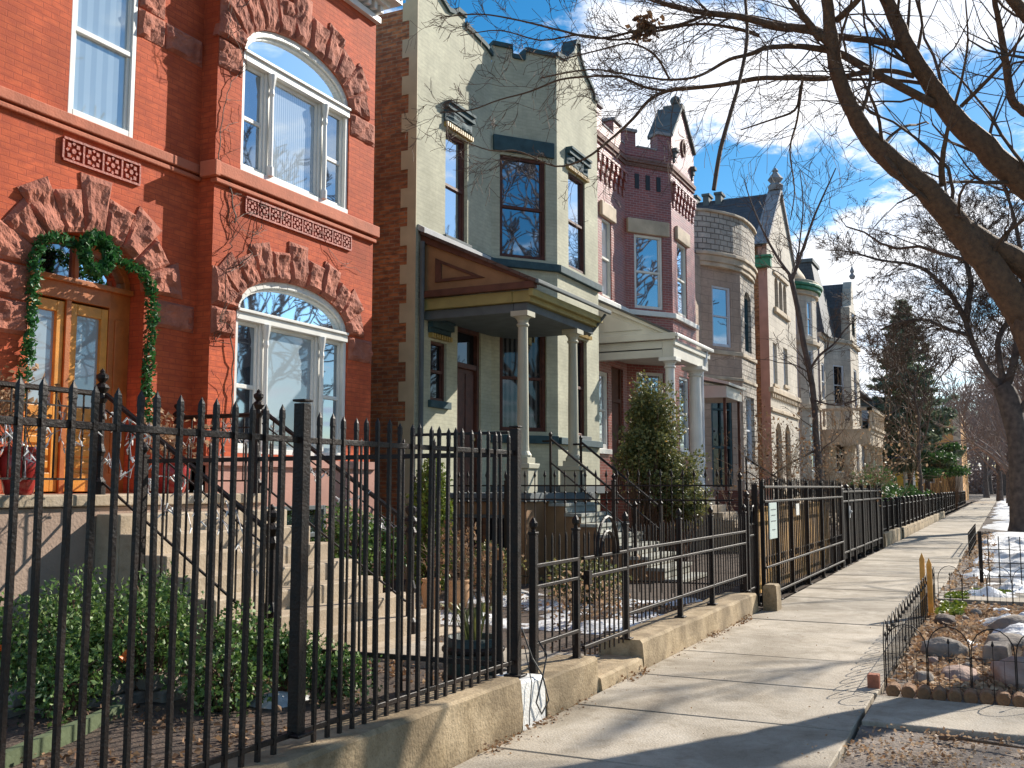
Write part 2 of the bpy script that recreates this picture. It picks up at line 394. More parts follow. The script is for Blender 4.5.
def rockface(mb, seg, c4, o0, o1, seed=0, n=6, rough=.035, edge=.03):
    """rock faced block on a wall: c4 = corners (s,z) lower-left, lower-right, upper-right, upper-left"""
    base = len(mb.v); rows = []
    for j in range(n + 1):
        v = j / n; row = []
        for i in range(n + 1):
            u = i / n
            a = ((1-u)*(1-v)*c4[0][0] + u*(1-v)*c4[1][0] + u*v*c4[2][0] + (1-u)*v*c4[3][0])
            z = ((1-u)*(1-v)*c4[0][1] + u*(1-v)*c4[1][1] + u*v*c4[2][1] + (1-u)*v*c4[3][1])
            e = min(u, 1 - u, v, 1 - v) * 2
            k = min(1, e * 4.5) ** .7
            q = noise.noise(Vector((a * 5 + seed * 3.1, z * 5, seed * 1.7))) * rough * 1.8 + noise.noise(Vector((a * 14, z * 14 + seed, seed))) * rough
            o = o0 + (o1 - o0) * (.6 + .4 * k) + q * k
            if k < .01: o = o0 + (o1 - o0) * .6
            mb.v.append(seg.pt(a, o, z))
    for j in range(n):
        for i in range(n):
            a = base + j * (n + 1) + i
            mb.f.append((a, a + 1, a + n + 2, a + n + 1)); mb.mi.append(mb.cur)
    per = [i for i in range(n + 1)] + [(j * (n + 1) + n) for j in range(1, n + 1)] + [n * (n + 1) + i for i in range(n - 1, -1, -1)] + [j * (n + 1) for j in range(n - 1, 0, -1)]
    b2 = len(mb.v)
    N2 = n
    for idx in per:
        j, i = divmod(idx, n + 1); u, v = i / n, j / n
        a = ((1-u)*(1-v)*c4[0][0] + u*(1-v)*c4[1][0] + u*v*c4[2][0] + (1-u)*v*c4[3][0])
        z = ((1-u)*(1-v)*c4[0][1] + u*(1-v)*c4[1][1] + u*v*c4[2][1] + (1-u)*v*c4[3][1])
        mb.v.append(seg.pt(a, o0 - .02, z))
    m = len(per)
    for k in range(m):
        mb.f.append((base + per[k], b2 + k, b2 + (k + 1) % m, base + per[(k + 1) % m])); mb.mi.append(mb.cur)

def leaves(mb, pts, size, rng, flat=.0, aspect=1.6):
    """a small folded leaf (two triangles) at every point"""
    for p in pts:
        d = Vector((rng.gauss(0, 1), rng.gauss(0, 1), rng.gauss(0, 1) * (1 - flat)))
        if d.length < .01: continue
        d.normalize(); s = size * rng.uniform(.6, 1.35)
        e = d.cross(Vector((rng.gauss(0, 1), rng.gauss(0, 1), rng.gauss(0, 1))))
        if e.length < .01: continue
        e.normalize(); nn = d.cross(e)
        p = Vector(p); t = d * s * aspect * .5; w = e * s * .5
        mb.faces([p - t, p + w + nn * s * .12, p + t, p - w + nn * s * .12], [(0, 1, 2), (0, 2, 3)])

def blob_points(c, r, n, rng, shell=.55, lump=.35, seed=0):
    out = []
    while len(out) < n:
        d = Vector((rng.gauss(0, 1), rng.gauss(0, 1), rng.gauss(0, 1))).normalized()
        k = 1 + lump * noise.noise(d * 2.3 + Vector((seed, seed * 2, 0))) * 1.6
        if noise.noise(d * 4.1 + Vector((seed * 3, 0, seed))) < -.28: continue
        t = shell + (1 - shell) * rng.random() ** .6
        q = Vector((c[0] + d.x * r[0] * k * t, c[1] + d.y * r[1] * k * t, c[2] + d.z * r[2] * k * t))
        out.append(q)
    return out

# ------------------------------------------------------------------ bare branches
def branch(mb, pts, rad):
    r0 = max(rad)
    mb.tube(pts, rad, 9 if r0 > .06 else 6 if r0 > .02 else 4 if r0 > .008 else 3, cap=r0 > .03)
def grow(mb, p, d, L, r, lv, rng, up=.12, rmin=.0035, spread=.75, dens=1., wig=.28, kids=(4, 7), tips=None):
    n = max(3, min(7, int(L / .25) + 2)); P = [Vector(p)]; d = Vector(d).normalized(); D = [d.copy()]
    for i in range(n):
        d = (d + Vector((rng.gauss(0, wig), rng.gauss(0, wig), rng.gauss(0, wig) + up)) * .6).normalized()
        P.append(P[-1] + d * (L / n)); D.append(d.copy())
    r1 = max(rmin, r * .35)
    rad = [max(rmin, r + (r1 - r) * i / n) for i in range(n + 1)]
    branch(mb, P, rad)
    if tips is not None and lv <= 1: tips.append(P[-1])
    if lv <= 0: return
    k = int(rng.uniform(*kids) * dens + .5)
    for j in range(k):
        t = rng.uniform(.22, 1) if j else 1.
        i = min(n - 1, int(t * n)); f = t * n - i
        q = P[i].lerp(P[i + 1], min(1, max(0, f)))
        a = D[i + 1]; o = a.cross(Vector((rng.gauss(0, 1), rng.gauss(0, 1), rng.gauss(0, 1)))).normalized()
        c = (a * (1 - .2 * rng.random()) + o * spread * rng.uniform(.6, 1.35)).normalized()
        grow(mb, q, c, L * rng.uniform(.38, .66), max(rmin, rad[i] * rng.uniform(.45, .65)), lv - 1, rng, up, rmin, spread, dens, wig, kids, tips)
def limb(mb, tw, path, rng, side=(1.0, 4), lv=2, up=.1, rmin=.0035, first=0, cut=.45, dens=1., Lmax=1.6, kids=(3, 6)):
    """a given limb as a smooth tube, with smaller branches grown from it"""
    P = [Vector(q[:3]) for q in path]; Rr = [q[3] for q in path]
    Q = []; W = []
    for i in range(len(P) - 1):
        p0, p1, p2, p3 = P[max(i - 1, 0)], P[i], P[i + 1], P[min(i + 2, len(P) - 1)]
        for k in range(4):
            t = k / 4
            q = .5 * ((2 * p1) + (-p0 + p2) * t + (2 * p0 - 5 * p1 + 4 * p2 - p3) * t * t + (-p0 + 3 * p1 - 3 * p2 + p3) * t ** 3)
            rr = Rr[i] + (Rr[i + 1] - Rr[i]) * t
            if 0 < i: q = q + Vector((rng.gauss(0, 1), rng.gauss(0, 1), rng.gauss(0, 1))) * min(.010, rr * .05)
            Q.append(q); W.append(rr * (1 + rng.uniform(-.015, .02)))
    Q.append(P[-1]); W.append(Rr[-1])
    branch(mb, Q, W)
    tot = sum((Q[i + 1] - Q[i]).length for i in range(len(Q) - 1))
    k = int(tot * side[1] * dens / side[0])
    for j in range(k):
        i = rng.randrange(first, len(Q) - 1)
        a = (Q[i + 1] - Q[i]).normalized()
        o = a.cross(Vector((rng.gauss(0, 1), rng.gauss(0, 1), rng.gauss(0, 1)))).normalized()
        c = (a * rng.uniform(.5, 1) + o * rng.uniform(.5, 1.1)).normalized()
        r = min(W[i] * cut, .022)
        grow(tw, Q[i], c, min(Lmax, .35 + r * 60) * rng.uniform(.5, 1.2), r, lv, rng, up, rmin, kids=kids)
    return Q
# ------------------------------------------------------------------ the setting
def structure(o, label=None): o['kind'] = 'structure'; return o
g = MB(); g.poly([(-60, -60, -.12), (500, -60, -.12), (500, 80, -.12), (-60, 80, -.12)])
structure(g.build('ground', 'soil'))
def sheet(x0, x1, y0, y1, z, step, amp, sc, fade=None):
    m = MB(); nx = int((x1 - x0) / step); ny = int((y1 - y0) / step)
    for i in range(nx + 1):
        for j in range(ny + 1):
            x = x0 + (x1 - x0) * i / nx; y = y0 + (y1 - y0) * j / ny
            h = z + amp * (noise.noise(Vector((x * sc, y * sc, 1.3))) + .5 * noise.noise(Vector((x * sc * 3, y * sc * 3, 4.))))
            m.v.append((x, y, h))
    for i in range(nx):
        for j in range(ny):
            a = i * (ny + 1) + j
            m.f.append((a, a + ny + 1, a + ny + 2, a + 1)); m.mi.append(0)
    return m
structure(sheet(-6, 30, -2.2, .96, -.035, .14, .03, 1.1).build('parkway', 'soil_pale', smooth=True))
structure(sheet(30, 200, -2.2, .96, -.035, 1.2, .03, .6).build('far_parkway', 'soil', smooth=True))
structure(sheet(-6, 30, 3.15, 9.2, .07, .25, .05, .9).build('front_garden_ground', 'soil', smooth=True))
structure(sheet(30, 130, 3.15, 9.2, .10, 1., .05, .5).build('far_garden_ground', 'soil', smooth=True))
m = MB(); x = 7.12 - 1.372 * 10; rr = random.Random(3)
while x < 190:
    x1 = x + 1.372; dz = rr.uniform(-.006, .006); y0 = .97 + rr.uniform(-.02, .02)
    m.faces([(x + .007, y0, -.1), (x1 - .007, y0, -.1), (x1 - .007, 2.93, -.1), (x + .007, 2.93, -.1),
             (x + .007, y0, dz), (x1 - .007, y0, dz + rr.uniform(-.004, .004)), (x1 - .007, 2.93, dz), (x + .007, 2.93, dz)],
            [(4,5,6,7),(0,1,5,4),(1,2,6,5),(2,3,7,6),(3,0,4,7)])
    x = x1
structure(m.build('sidewalk', 'concrete', bevel=.008, seg=1))
m = MB(); m.box(7.44, 8.38, -2.2, .955, -.1, .012); m.box(7.44, 8.38, -4.0, -2.208, -.1, .012)
structure(m.build('path', 'concrete', bevel=.01))
m = MB(); m.box(15.9, 17.1, -2.2, .955, -.1, .012)
structure(m.build('path', 'concrete', bevel=.01))
m = MB()
for k in range(5): m.box(7.66 , 8.66, 3.33 + k * .95, 4.27 + k * .95, 0, .105 + .004 * k)
structure(m.build('garden_path', 'concrete', bevel=.01))
m = MB(); m.box(-60, 400, -2.36, -2.2, -.3, .0); structure(m.build('kerb', 'concrete', bevel=.02))
m = MB(); m.poly([(-60, -11.5, -.112), (400, -11.5, -.112), (400, -2.36, -.112), (-60, -2.36, -.112)]); structure(m.build('road', 'asphalt'))

# snow lying in patches: a thin layer that dips under the soil where it has melted
def snow(x0, x1, y0, y1, z, step, thick, sc, bias, seed, edges=None):
    m = MB(); nx = int((x1 - x0) / step); ny = int((y1 - y0) / step)
    for i in range(nx + 1):
        for j in range(ny + 1):
            x = x0 + (x1 - x0) * i / nx; y = y0 + (y1 - y0) * j / ny
            h = noise.noise(Vector((x * sc, y * sc * 1.5, seed))) + .45 * noise.noise(Vector((x * sc * 3.3, y * sc * 3.3, seed + 5))) + .15 * noise.noise(Vector((x * 9, y * 9, seed)))
            e = min((x - x0) / .5, (x1 - x) / .5, (y - y0) / .25, (y1 - y) / .25, 1)
            h = (h + bias) * thick - (1 - max(0, e)) * .12
            m.v.append((x, y, z + max(-.1, min(h, thick * .8 + h * .1))))
    for i in range(nx):
        for j in range(ny):
            a = i * (ny + 1) + j
            m.f.append((a, a + ny + 1, a + ny + 2, a + 1)); m.mi.append(0)
    return m
def stuffo(o, label, cat): return tag(o, label, cat, None, 'stuff')
stuffo(snow(16.2, 34, -2.1, .80, -.03, .07, .20, 1.0, .12, 2.).build('snow', 'snow', smooth=True), 'white snow cover lying on the parkway strip right of the walk', 'snow')
stuffo(snow(34, 150, -2.1, .9, -.03, .5, .15, .3, .25, 6.).build('snow', 'snow', smooth=True), 'far white snow along the parkway beyond the large bare tree', 'snow')
stuffo(snow(11.3, 15.4, -1.9, .42, -.01, .04, .20, 1.5, .12, 9.).build('snow', 'snow', smooth=True), 'melting snow mounds in the wire fenced bed among rocks', 'snow')
stuffo(snow(9.5, 14, 3.5, 7.2, .09, .08, .10, 1.1, -.10, 4.).build('snow', 'snow', smooth=True), 'thin snow remains in the garden behind the short iron fence', 'snow')
stuffo(snow(5.6, 6.4, 4.6, 6.6, .09, .05, .08, 1.6, .0, 12.).build('snow', 'snow', smooth=True), 'small snow remains under the green shrubs by the stairs', 'snow')
stuffo(snow(60, 170, -16, -11.6, -.06, .8, .25, .3, .3, 16.).build('snow', 'snow', smooth=True), 'snow on the ground across the street far away', 'snow')

# ------------------------------------------------------------------ common pieces
def body(parent, X0, X1, Yf, Yb, z1, side='brick_brown', roofz=None, roofm='roof_flat'):
    """side and back walls, flat roof"""
    m = MB()
    wall(m, Seg((X0, Yb), (X0, Yf)), 0, z1); wall(m, Seg((X1, Yf), (X1, Yb)), 0, z1); wall(m, Seg((X1, Yb), (X0, Yb)), 0, z1)
    m.build('side_wall', side, parent)
    r = MB(); rz = roofz or z1 - .35
    r.box(X0 + .02, X1 - .02, Yf + .02, Yb - .02, rz - .2, rz); r.build('roof', roofm, parent)
def column(parent, x, y, z0, z1, r, m, name='column', n=18):
    c = MB(); h = z1 - z0
    c.box(x - r * 1.6, x + r * 1.6, y - r * 1.6, y + r * 1.6, z0, z0 + .10)
    c.lathe((x, y, z0), [(r * 1.5, .10), (r * 1.55, .14), (r * 1.3, .18), (r * 1.1, .21), (r * 1.02, .3), (r * .98, h * .45), (r * .86, h - .26), (r * 1.1, h - .24), (r * 1.1, h - .21), (r * .9, h - .2), (r * 1.0, h - .15), (r * 1.45, h - .09)], n)
    c.box(x - r * 1.65, x + r * 1.65, y - r * 1.65, y + r * 1.65, z1 - .09, z1)
    return c.build(name, m, parent, smooth=False, bevel=.004, seg=1)
def dentils(mb, seg, s0, s1, z0, z1, pitch, w, o0, o1):
    n = max(1, int((s1 - s0) / pitch)); st = (s1 - s0) / n
    for i in range(n):
        c = s0 + (i + .5) * st; mb.wb(seg, c - w / 2, c + w / 2, z0, z1, o0, o1)

# ================================================================== red house
H = thing('red_brick_house', (9, 8.85, 0), 'bright red brick house with rough stone arches, orange doors and green garland', 'house')
RM = Seg((3.4, 8.85), (9.31, 8.85)); D = 2.6          # D shifts the measured s of the main wall
RB = Seg((9.31, 8.6), (12.8, 8.6)); RR = Seg((9.31, 8.85), (9.31, 8.6))
w = MB()
door = (3.58, 5.10, 1.53, 3.85, .50); uw = (3.93, 4.84, 5.58, 7.55)
wall(w, RM, 1.5, 8.9, [door, uw, (1.2, 2.1, 2.4, 4.3), (1.2, 2.1, 5.58, 7.55)], .30)
wall(w, RR, 1.5, 8.9)
b1 = (.46, 2.86, 2.02, 3.83, .52); b2 = (.46, 2.82, 5.63, 7.22, .56)
wall(w, RB, 1.95, 8.9, [b1, b2], .24)
w.build('wall', 'brick_red', H)
w = MB(); wall(w, Seg((9.31, 8.85), (9.31, 8.52)), 0, 1.95); wall(w, Seg((9.31, 8.52), (12.82, 8.52)), 0, 1.95, [(.9, 2.3, .55, 1.35)], .1)
w.wb(Seg((9.28, 8.52), (12.82, 8.52)), 0, 3.54, 1.86, 1.97, -.1, .05)
wall(w, RM, 0, 1.5); w.build('basement_wall', 'paint_pink', H)
window(H, Seg((9.31, 8.52), (12.8, 8.52)), .9, 2.3, .55, 1.35, 'trim_slate', 'g_room', .06)
body(H, 3.4, 12.8, 8.9, 22, 9.6, 'brick_brown', 9.3)
# bands and sills
t = MB()
t.wb(RM, 0, 5.90, 5.45, 5.57, -.05, .06); t.wb(RB, -.05, 3.56, 5.43, 5.60, -.05, .08); t.box(9.22, 9.31, 8.5, 8.76, 5.40, 5.60)
t.wb(RM, 0, 5.9, 5.37, 5.425, -.05, .045); t.wb(RB, -.02, 3.52, 5.34, 5.395, -.05, .05)
t.build('string_course', 'stone_red_flat', H, bevel=.012)
def rocks(segm, cells, o1, nm, seed, rough=.035):
    m = MB()
    for i, c in enumerate(cells):
        rockface(m, segm, c, -.04, o1 * .55, seed + i, 9, rough * .75)
        if nm == 'stone_block': m.build(nm, 'stone_red', H); m = MB()
    if m.v: return m.build(nm, 'stone_red', H)
def vouss(s0, s1, zs, rise, n, depth, keys, seed=0):
    """wedges round an arch, alternately longer"""
    out = []; c = (s0 + s1) / 2; a = (s1 - s0) / 2; g = .004
    for i in range(n):
        t0 = math.pi * (i + .0) / n; t1 = math.pi * (i + 1.) / n
        dd = depth * (1.18 if i % 2 == (n // 2) % 2 else .92)
        if i == n // 2: dd = depth * 1.3
        def P(t, r): return (c - (a + r * (1.0 if r else 0)) * math.cos(t), zs + (rise + r) * math.sin(t) ** .92 if r == 0 else zs + (rise + r) * math.sin(t))
        i0, i1 = P(t0, 0), P(t1, 0); 
        # outer corners straight along the wedge's own axis
        tm0, tm1 = t0, t1
        def out_(p, t): 
            nx, nz = -math.cos(t) / a, math.sin(t) / max(rise, .6); l = math.hypot(nx, nz); return (p[0] + nx / l * dd, p[1] + nz / l * dd)
        o0, o1 = out_(i0, tm0), out_(i1, tm1)
        out.append([(i1[0] - g, i1[1]), (i0[0] + g, i0[1]), (o0[0] + g, o0[1]), (o1[0] - g, o1[1])][::-1])
    return out
def fix(c):  # order a quad ll, lr, ur, ul for outward faces
    i, j, k, l = c
    area = sum(c[a][0] * c[(a + 1) % 4][1] - c[(a + 1) % 4][0] * c[a][1] for a in range(4))
    return c if area > 0 else c[::-1]
rocks(RM, [fix(c) for c in vouss(door[0], door[1], 3.85, .5, 9, .50, 0)], .10, 'door_arch', 1)
cells = []
for (z0, z1, l) in ((3.48, 3.83, .30), (3.12, 3.46, .42)): cells.append([(door[0] - l - .16, z0), (door[0] - .01, z0), (door[0] - .01, z1), (door[0] - l - .16, z1)])
cells += [[(5.26, 3.47), (5.89, 3.47), (5.89, 3.79), (5.26, 3.79)]]
cells += [[(4.85, 6.84), (5.26, 6.84), (5.26, 7.17), (4.85, 7.17)], [(5.28, 6.84), (5.89, 6.84), (5.89, 7.17), (5.28, 7.17)], [(4.86, 7.19), (5.25, 7.19), (5.25, 7.55), (4.86, 7.55)]]
cells += [[(3.3, 6.84), (3.88, 6.84), (3.88, 7.17), (3.3, 7.17)], [(2.3, 6.84), (3.28, 6.84), (3.28, 7.17), (2.3, 7.17)]]
rocks(RM, cells, .07, 'stone_block', 30)
rocks(RM, [fix(c) for c in vouss(uw[0], uw[1], 7.55, .02, 3, .5, 0)], .08, 'window_lintel', 40)
rocks(RB, [fix(c) for c in vouss(.46, 2.86, 3.83, .52, 11, .44, 0)], .11, 'window_arch', 60)
rocks(RB, [fix(c) for c in vouss(.46, 2.82, 7.22, .56, 11, .55, 0)], .11, 'window_arch', 80)
rocks(RB, [[(.01, 3.46), (.44, 3.46), (.44, 3.80), (.01, 3.80)], [(2.88, 3.46), (3.48, 3.46), (3.48, 3.80), (2.88, 3.80)],
           [(.01, 6.84), (.44, 6.84), (.44, 7.20), (.01, 7.20)], [(2.85, 6.86), (3.48, 6.86), (3.48, 7.20), (2.85, 7.20)],
           [(.01, 7.22), (.40, 7.22), (.36, 7.75), (.01, 7.75)], [(.01, 3.82), (.40, 3.82), (.30, 4.3), (.01, 4.3)]], .08, 'stone_block', 100)
# terracotta grilles of pierced flowers
def grille(seg, s0, s1, z0, z1, n):
    m = MB(); m.wb(seg, s0, s1, z0, z0 + .025, -.02, .035); m.wb(seg, s0, s1, z1 - .025, z1, -.02, .035)
    st = (s1 - s0) / n; h = z1 - z0; hw = st * .5
    for i in range(n + 1): m.wb(seg, s0 + i * st - .012, s0 + i * st + .012, z0 + .025, z1 - .025, -.02, .03)
    for i in range(n):
        cs, cz = s0 + (i + .5) * st, (z0 + z1) / 2
        for k in range(8):
            a = math.pi * k / 4; r = min(hw, h / 2) * .62
            x, z = cs + r * math.cos(a), cz + r * math.sin(a); q = .030 if k % 2 else .022
            m.wp(seg, [(x + q * math.cos(a + math.pi / 2 * j), z + q * math.sin(a + math.pi / 2 * j)) for j in range(4)], -.02, .028)
        m.wp(seg, [(cs + .03 * math.cos(math.pi / 3 * j), cz + .03 * math.sin(math.pi / 3 * j)) for j in range(6)], -.02, .032)
    m.build('ornament_panel', 'terracotta', H)
grille(RM, 3.88, 4.94, 5.05, 5.31, 4); grille(RB, .56, 2.88, 5.08, 5.31, 10)
# windows
window(H, RM, uw[0], uw[1], uw[2], uw[3], 'paint_white', 'g_pale', .07, .065)
window(H, RM, 1.2, 2.1, 5.58, 7.55, 'paint_white', 'g_sky', .16, .065); window(H, RM, 1.2, 2.1, 2.4, 4.3, 'paint_white', 'g_sky', .16, .065)
def triple(seg, s0, s1, z0, zs, rise, pm_c, pm_t):
    a, b = -.12, -.02; f = MB()
    ao = arch_pts(s0, s1, zs, rise, 20); ai = arch_pts(s0 + .09, s1 - .09, zs, rise - .09, 20)
    for k in range(20): f.wp(seg, [ai[k], ai[k + 1], ao[k + 1], ao[k]], a, b)
    ai2 = arch_pts(s0 + .12, s1 - .12, zs, rise - .13, 20)
    for k in range(20): f.wp(seg, [ai2[k], ai2[k + 1], ai[k + 1], ai[k]], a, b - .04)
    zt = zs - .0
    f.wb(seg, s0, s1, zt - .12, zt - .02, a, b + .03); f.wb(seg, s0 + .01, s1 - .01, zt - .02, zt + .02, a, b + .06)
    f.wb(seg, s0, s0 + .07, z0, zt - .12, a, b); f.wb(seg, s1 - .07, s1, z0, zt - .12, a, b)
    f.wb(seg, s0, s1, z0, z0 + .07, a, b + .02)
    L = s1 - s0; m1, m2 = s0 + L * .245, s0 + L * .745
    for q in (m1, m2):
        f.wb(seg, q - .075, q + .075, z0 + .07, zt - .12, a, b - .02)
        c = seg.pt(q, b + .02, 0); f.lathe((c[0], c[1], z0 + .07), [(.05, 0), (.05, .12), (.032, .15), (.036, .6), (.028, zt - z0 - .5), (.04, zt - z0 - .46), (.03, zt - z0 - .40), (.055, zt - z0 - .25), (.06, zt - z0 - .19)], 10)
    spans = [(s0 + .07, m1 - .075, True), (m1 + .075, m2 - .075, False), (m2 + .075, s1 - .07, True)]
    for p, q, md in spans:
        f.wb(seg, p, p + .04, z0 + .07, zt - .12, a, b - .05); f.wb(seg, q - .04, q, z0 + .07, zt - .12, a, b - .05)
        f.wb(seg, p + .04, q - .04, zt - .17, zt - .12, a, b - .05); f.wb(seg, p + .04, q - .04, z0 + .07, z0 + .13, a, b - .05)
        if md: zm = (z0 + zt) / 2 - .05; f.wb(seg, p + .04, q - .04, zm - .025, zm + .03, a, b - .06)
    w = f.build('arched_window', 'paint_white', H, bevel=.006, seg=1)
    for (p, q, md), pm in zip(spans, ('g_room', pm_c, 'g_room')):
        pp = MB(); pp.wb(seg, p + .03, q - .03, z0 + .09, zt - .14, a - .03, a + .015); pp.build('pane', pm, w)
    pp = MB(); pp.wp(seg, [(s0 + .12, zt)] + arch_pts(s0 + .1, s1 - .1, zs, rise - .11, 20) + [(s1 - .12, zt)], a - .03, a + .015)
    pp.build('pane', pm_t, w)
triple(RB, .46, 2.86, 2.02, 3.83, .52, 'g_blind', 'g_pale'); triple(RB, .46, 2.82, 5.63, 7.22, .56, 'g_drape', 'g_lace')  # lower arch pane: cloud reflection painted as pale glass colour
# doors in their arched recess
Dm = Seg((3.4, 9.10), (9.31, 9.10))
e = MB()
for (p, q) in ((3.58, 3.68), (4.80, 5.10)): e.wb(Dm, p, q, 1.53, 3.85, -.05, .03)
e.wb(Dm, 3.68, 4.80, 3.62, 3.85, -.05, .05); e.wb(Dm, 3.60, 5.08, 3.80, 3.86, -.02, .10)
e.wb(Dm, 4.205, 4.275, 1.53, 3.62, -.05, .045)
e.wb(Dm, 4.88, 5.02, 1.75, 3.5, .03, .045)
ao = arch_pts(3.59, 5.09, 3.86, .48, 16); ai = arch_pts(3.67, 5.01, 3.86, .39, 16)
for k in range(16): e.wp(Dm, [ai[k], ai[k + 1], ao[k + 1], ao[k]], -.05, .04)
e.wb(Dm, 4.31, 4.37, 3.86, 4.24, -.04, .02)
fr = e.build('door_frame', 'wood_orange_dark', H, bevel=.006)
pp = MB(); pp.wp(Dm, [(3.66, 3.86)] + arch_pts(3.66, 5.02, 3.86, .40, 16) + [(5.02, 3.86)], -.07, -.03); pp.build('transom_pane', 'g_dark', fr)
for (p, q) in ((3.685, 4.20), (4.28, 4.795)):
    d = MB()
    d.wb(Dm, p, p + .095, 1.55, 3.60, -.04, .02); d.wb(Dm, q - .095, q, 1.55, 3.60, -.04, .02)
    d.wb(Dm, p + .095, q - .095, 3.48, 3.60, -.04, .02); d.wb(Dm, p + .095, q - .095, 2.32, 2.46, -.04, .02); d.wb(Dm, p + .095, q - .095, 1.55, 1.75, -.04, .02)
    d.wb(Dm, p + .095, q - .095, 1.75, 2.32, -.04, -.005)
    for zz in (1.80, 1.93, 2.06, 2.19): d.wb(Dm, p + .12, q - .12, zz, zz + .075, -.01, .015)
    dd = d.build('door', 'wood_orange', H, bevel=.006)
    pp = MB(); pp.wb(Dm, p + .08, q - .08, 2.45, 3.49, -.05, -.02); pp.build('pane', 'g_blind', dd)
    hs = (q - .05) if p < 4 else (p + .05)
    hh = MB(); c = Dm.pt(hs, .05, 0); hh.tube([(c[0], c[1], 2.28), (c[0], c[1] - .03, 2.33), (c[0], c[1] - .03, 2.47), (c[0], c[1], 2.52)], .011, 6); hh.build('handle', 'iron', dd)
# the mail box beside the door
m = MB(); m.wb(RM, 5.14, 5.20, 2.66, 2.98, 0, .05); m.wb(RM, 5.13, 5.21, 2.98, 3.0, 0, .07); m.build('mailbox', 'trim_brown', H, bevel=.006)
# cornice above the bay
c = MB()
c.wb(RB, -.02, 3.52, 8.86, 8.96, -.1, .08); dentils(c, RB, 0, 3.5, 8.98, 9.10, .16, .08, -.05, .16); c.wb(RB, -.05, 3.56, 9.10, 9.18, -.1, .22)
c.wb(RB, -.12, 3.7, 9.18, 9.30, -.1, .36); c.wb(RB, -.16, 3.76, 9.30, 9.36, -.1, .42); dentils(c, RB, 0, 3.6, 9.38, 9.55, .3, .16, -.05, .30)
c.wb(RB, -.2, 3.8, 9.56, 9.70, -.1, .48)
c.box(12.80, 13.1, 8.9, 10.2, 9.18, 9.36); c.box(12.80, 13.18, 8.9, 10.2, 9.56, 9.70); c.box(3.4, 9.31, 8.7, 9.0, 8.88, 9.7)
c.build('cornice', 'paint_white', H, bevel=.008)
# landing and stairs
m = MB(); m.prism([(4.6, 7.48), (9.0, 7.48), (9.0, 8.84), (4.6, 8.84)], 0, 1.42); m.build('landing', 'landing_wall', H, bevel=.01)
m = MB(); m.box(4.55, 9.03, 7.44, 8.845, 1.425, 1.53); m.build('landing_slab', 'concrete_step', H, bevel=.012)
m = MB()
for k in range(1, 9):
    z = 1.53 - .176 * k; yf = 7.46 - .285 * k
    m.box(6.7, 9.02 + .05 * k + (.15 if k > 5 else 0), yf, 7.475 if k < 2 else yf + .287, -.02, z)
m.build('stairs', 'concrete_step', H, bevel=.014)

# ------------------------------------------------------------------ things on and by the red house
def railing(name, parent_label, rows, label, mat_='iron'):
    pass
def newel(mb, x, y, z0, z1, r=.045):
    h = z1 - z0
    mb.lathe((x, y, z0), [(r * 1.5, 0), (r * 1.5, .12), (r * .9, .16), (r * .9, h * .30), (r * 1.25, h * .34), (r * .8, h * .40), (r * .8, h * .72), (r * 1.3, h * .76), (r * .8, h * .80), (r * 1.6, h * .845), (r * 1.1, h * .87), (r * .6, h * .885), (r * 1.25, h * .92), (r * 1.25, h * .945), (r * .5, h * .965), (r * .55, h * .98), (r * .08, h)], 10)
def rail_run(p, q, hgt, n, t, parent, scroll=True):
    """handrail, lower rail and bars between two points given at floor level"""
    A, B = Vector(p), Vector(q)
    r = MB(); r.tube([A + Vector((0, 0, hgt)), B + Vector((0, 0, hgt))], .026, 6); r.build('handrail', 'iron', parent)
    r = MB(); r.tube([A + Vector((0, 0, .14)), B + Vector((0, 0, .14))], .013, 4); r.tube([A + Vector((0, 0, hgt - .14)), B + Vector((0, 0, hgt - .14))], .010, 4)
    for i in range(1, n):
        c = A.lerp(B, i / n); r.tube([c + Vector((0, 0, .14)), c + Vector((0, 0, hgt))], .009, 4)
    r.build('bars', 'iron', parent)
T = thing('stair_railing', (6.75, 7.5, 1.53), 'black iron railing with knobbed posts, left side of the red house stairs', 'railing')
m = MB(); newel(m, 6.75, 7.52, 1.53, 2.70); m.build('newel_post', 'iron', T, smooth=False)
m = MB(); newel(m, 6.75, 5.5, .12, 1.46, .05); m.build('newel_post', 'iron', T)
m = MB(); newel(m, 5.45, 7.52, 1.53, 2.66, .06); m.build('newel_post', 'iron', T)
rail_run((6.75, 7.46, 1.50), (6.75, 5.55, .30), .95, 12, 0, T); rail_run((5.5, 7.52, 1.53), (6.7, 7.52, 1.53), .93, 8, 0, T)
T = thing('stair_railing', (8.95, 7.5, 1.53), 'black iron railing by the arched bay, right side of the red house stairs', 'railing')
m = MB(); newel(m, 8.95, 7.52, 1.53, 2.70); m.build('newel_post', 'iron', T)
m = MB(); newel(m, 8.95, 5.5, .12, 1.46, .05); m.build('newel_post', 'iron', T)
m = MB(); newel(m, 8.95, 8.7, 1.53, 2.62); m.build('newel_post', 'iron', T)
rail_run((8.95, 7.46, 1.50), (8.95, 5.55, .30), .95, 12, 0, T); rail_run((8.95, 8.65, 1.53), (8.95, 7.56, 1.53), .88, 7, 0, T)

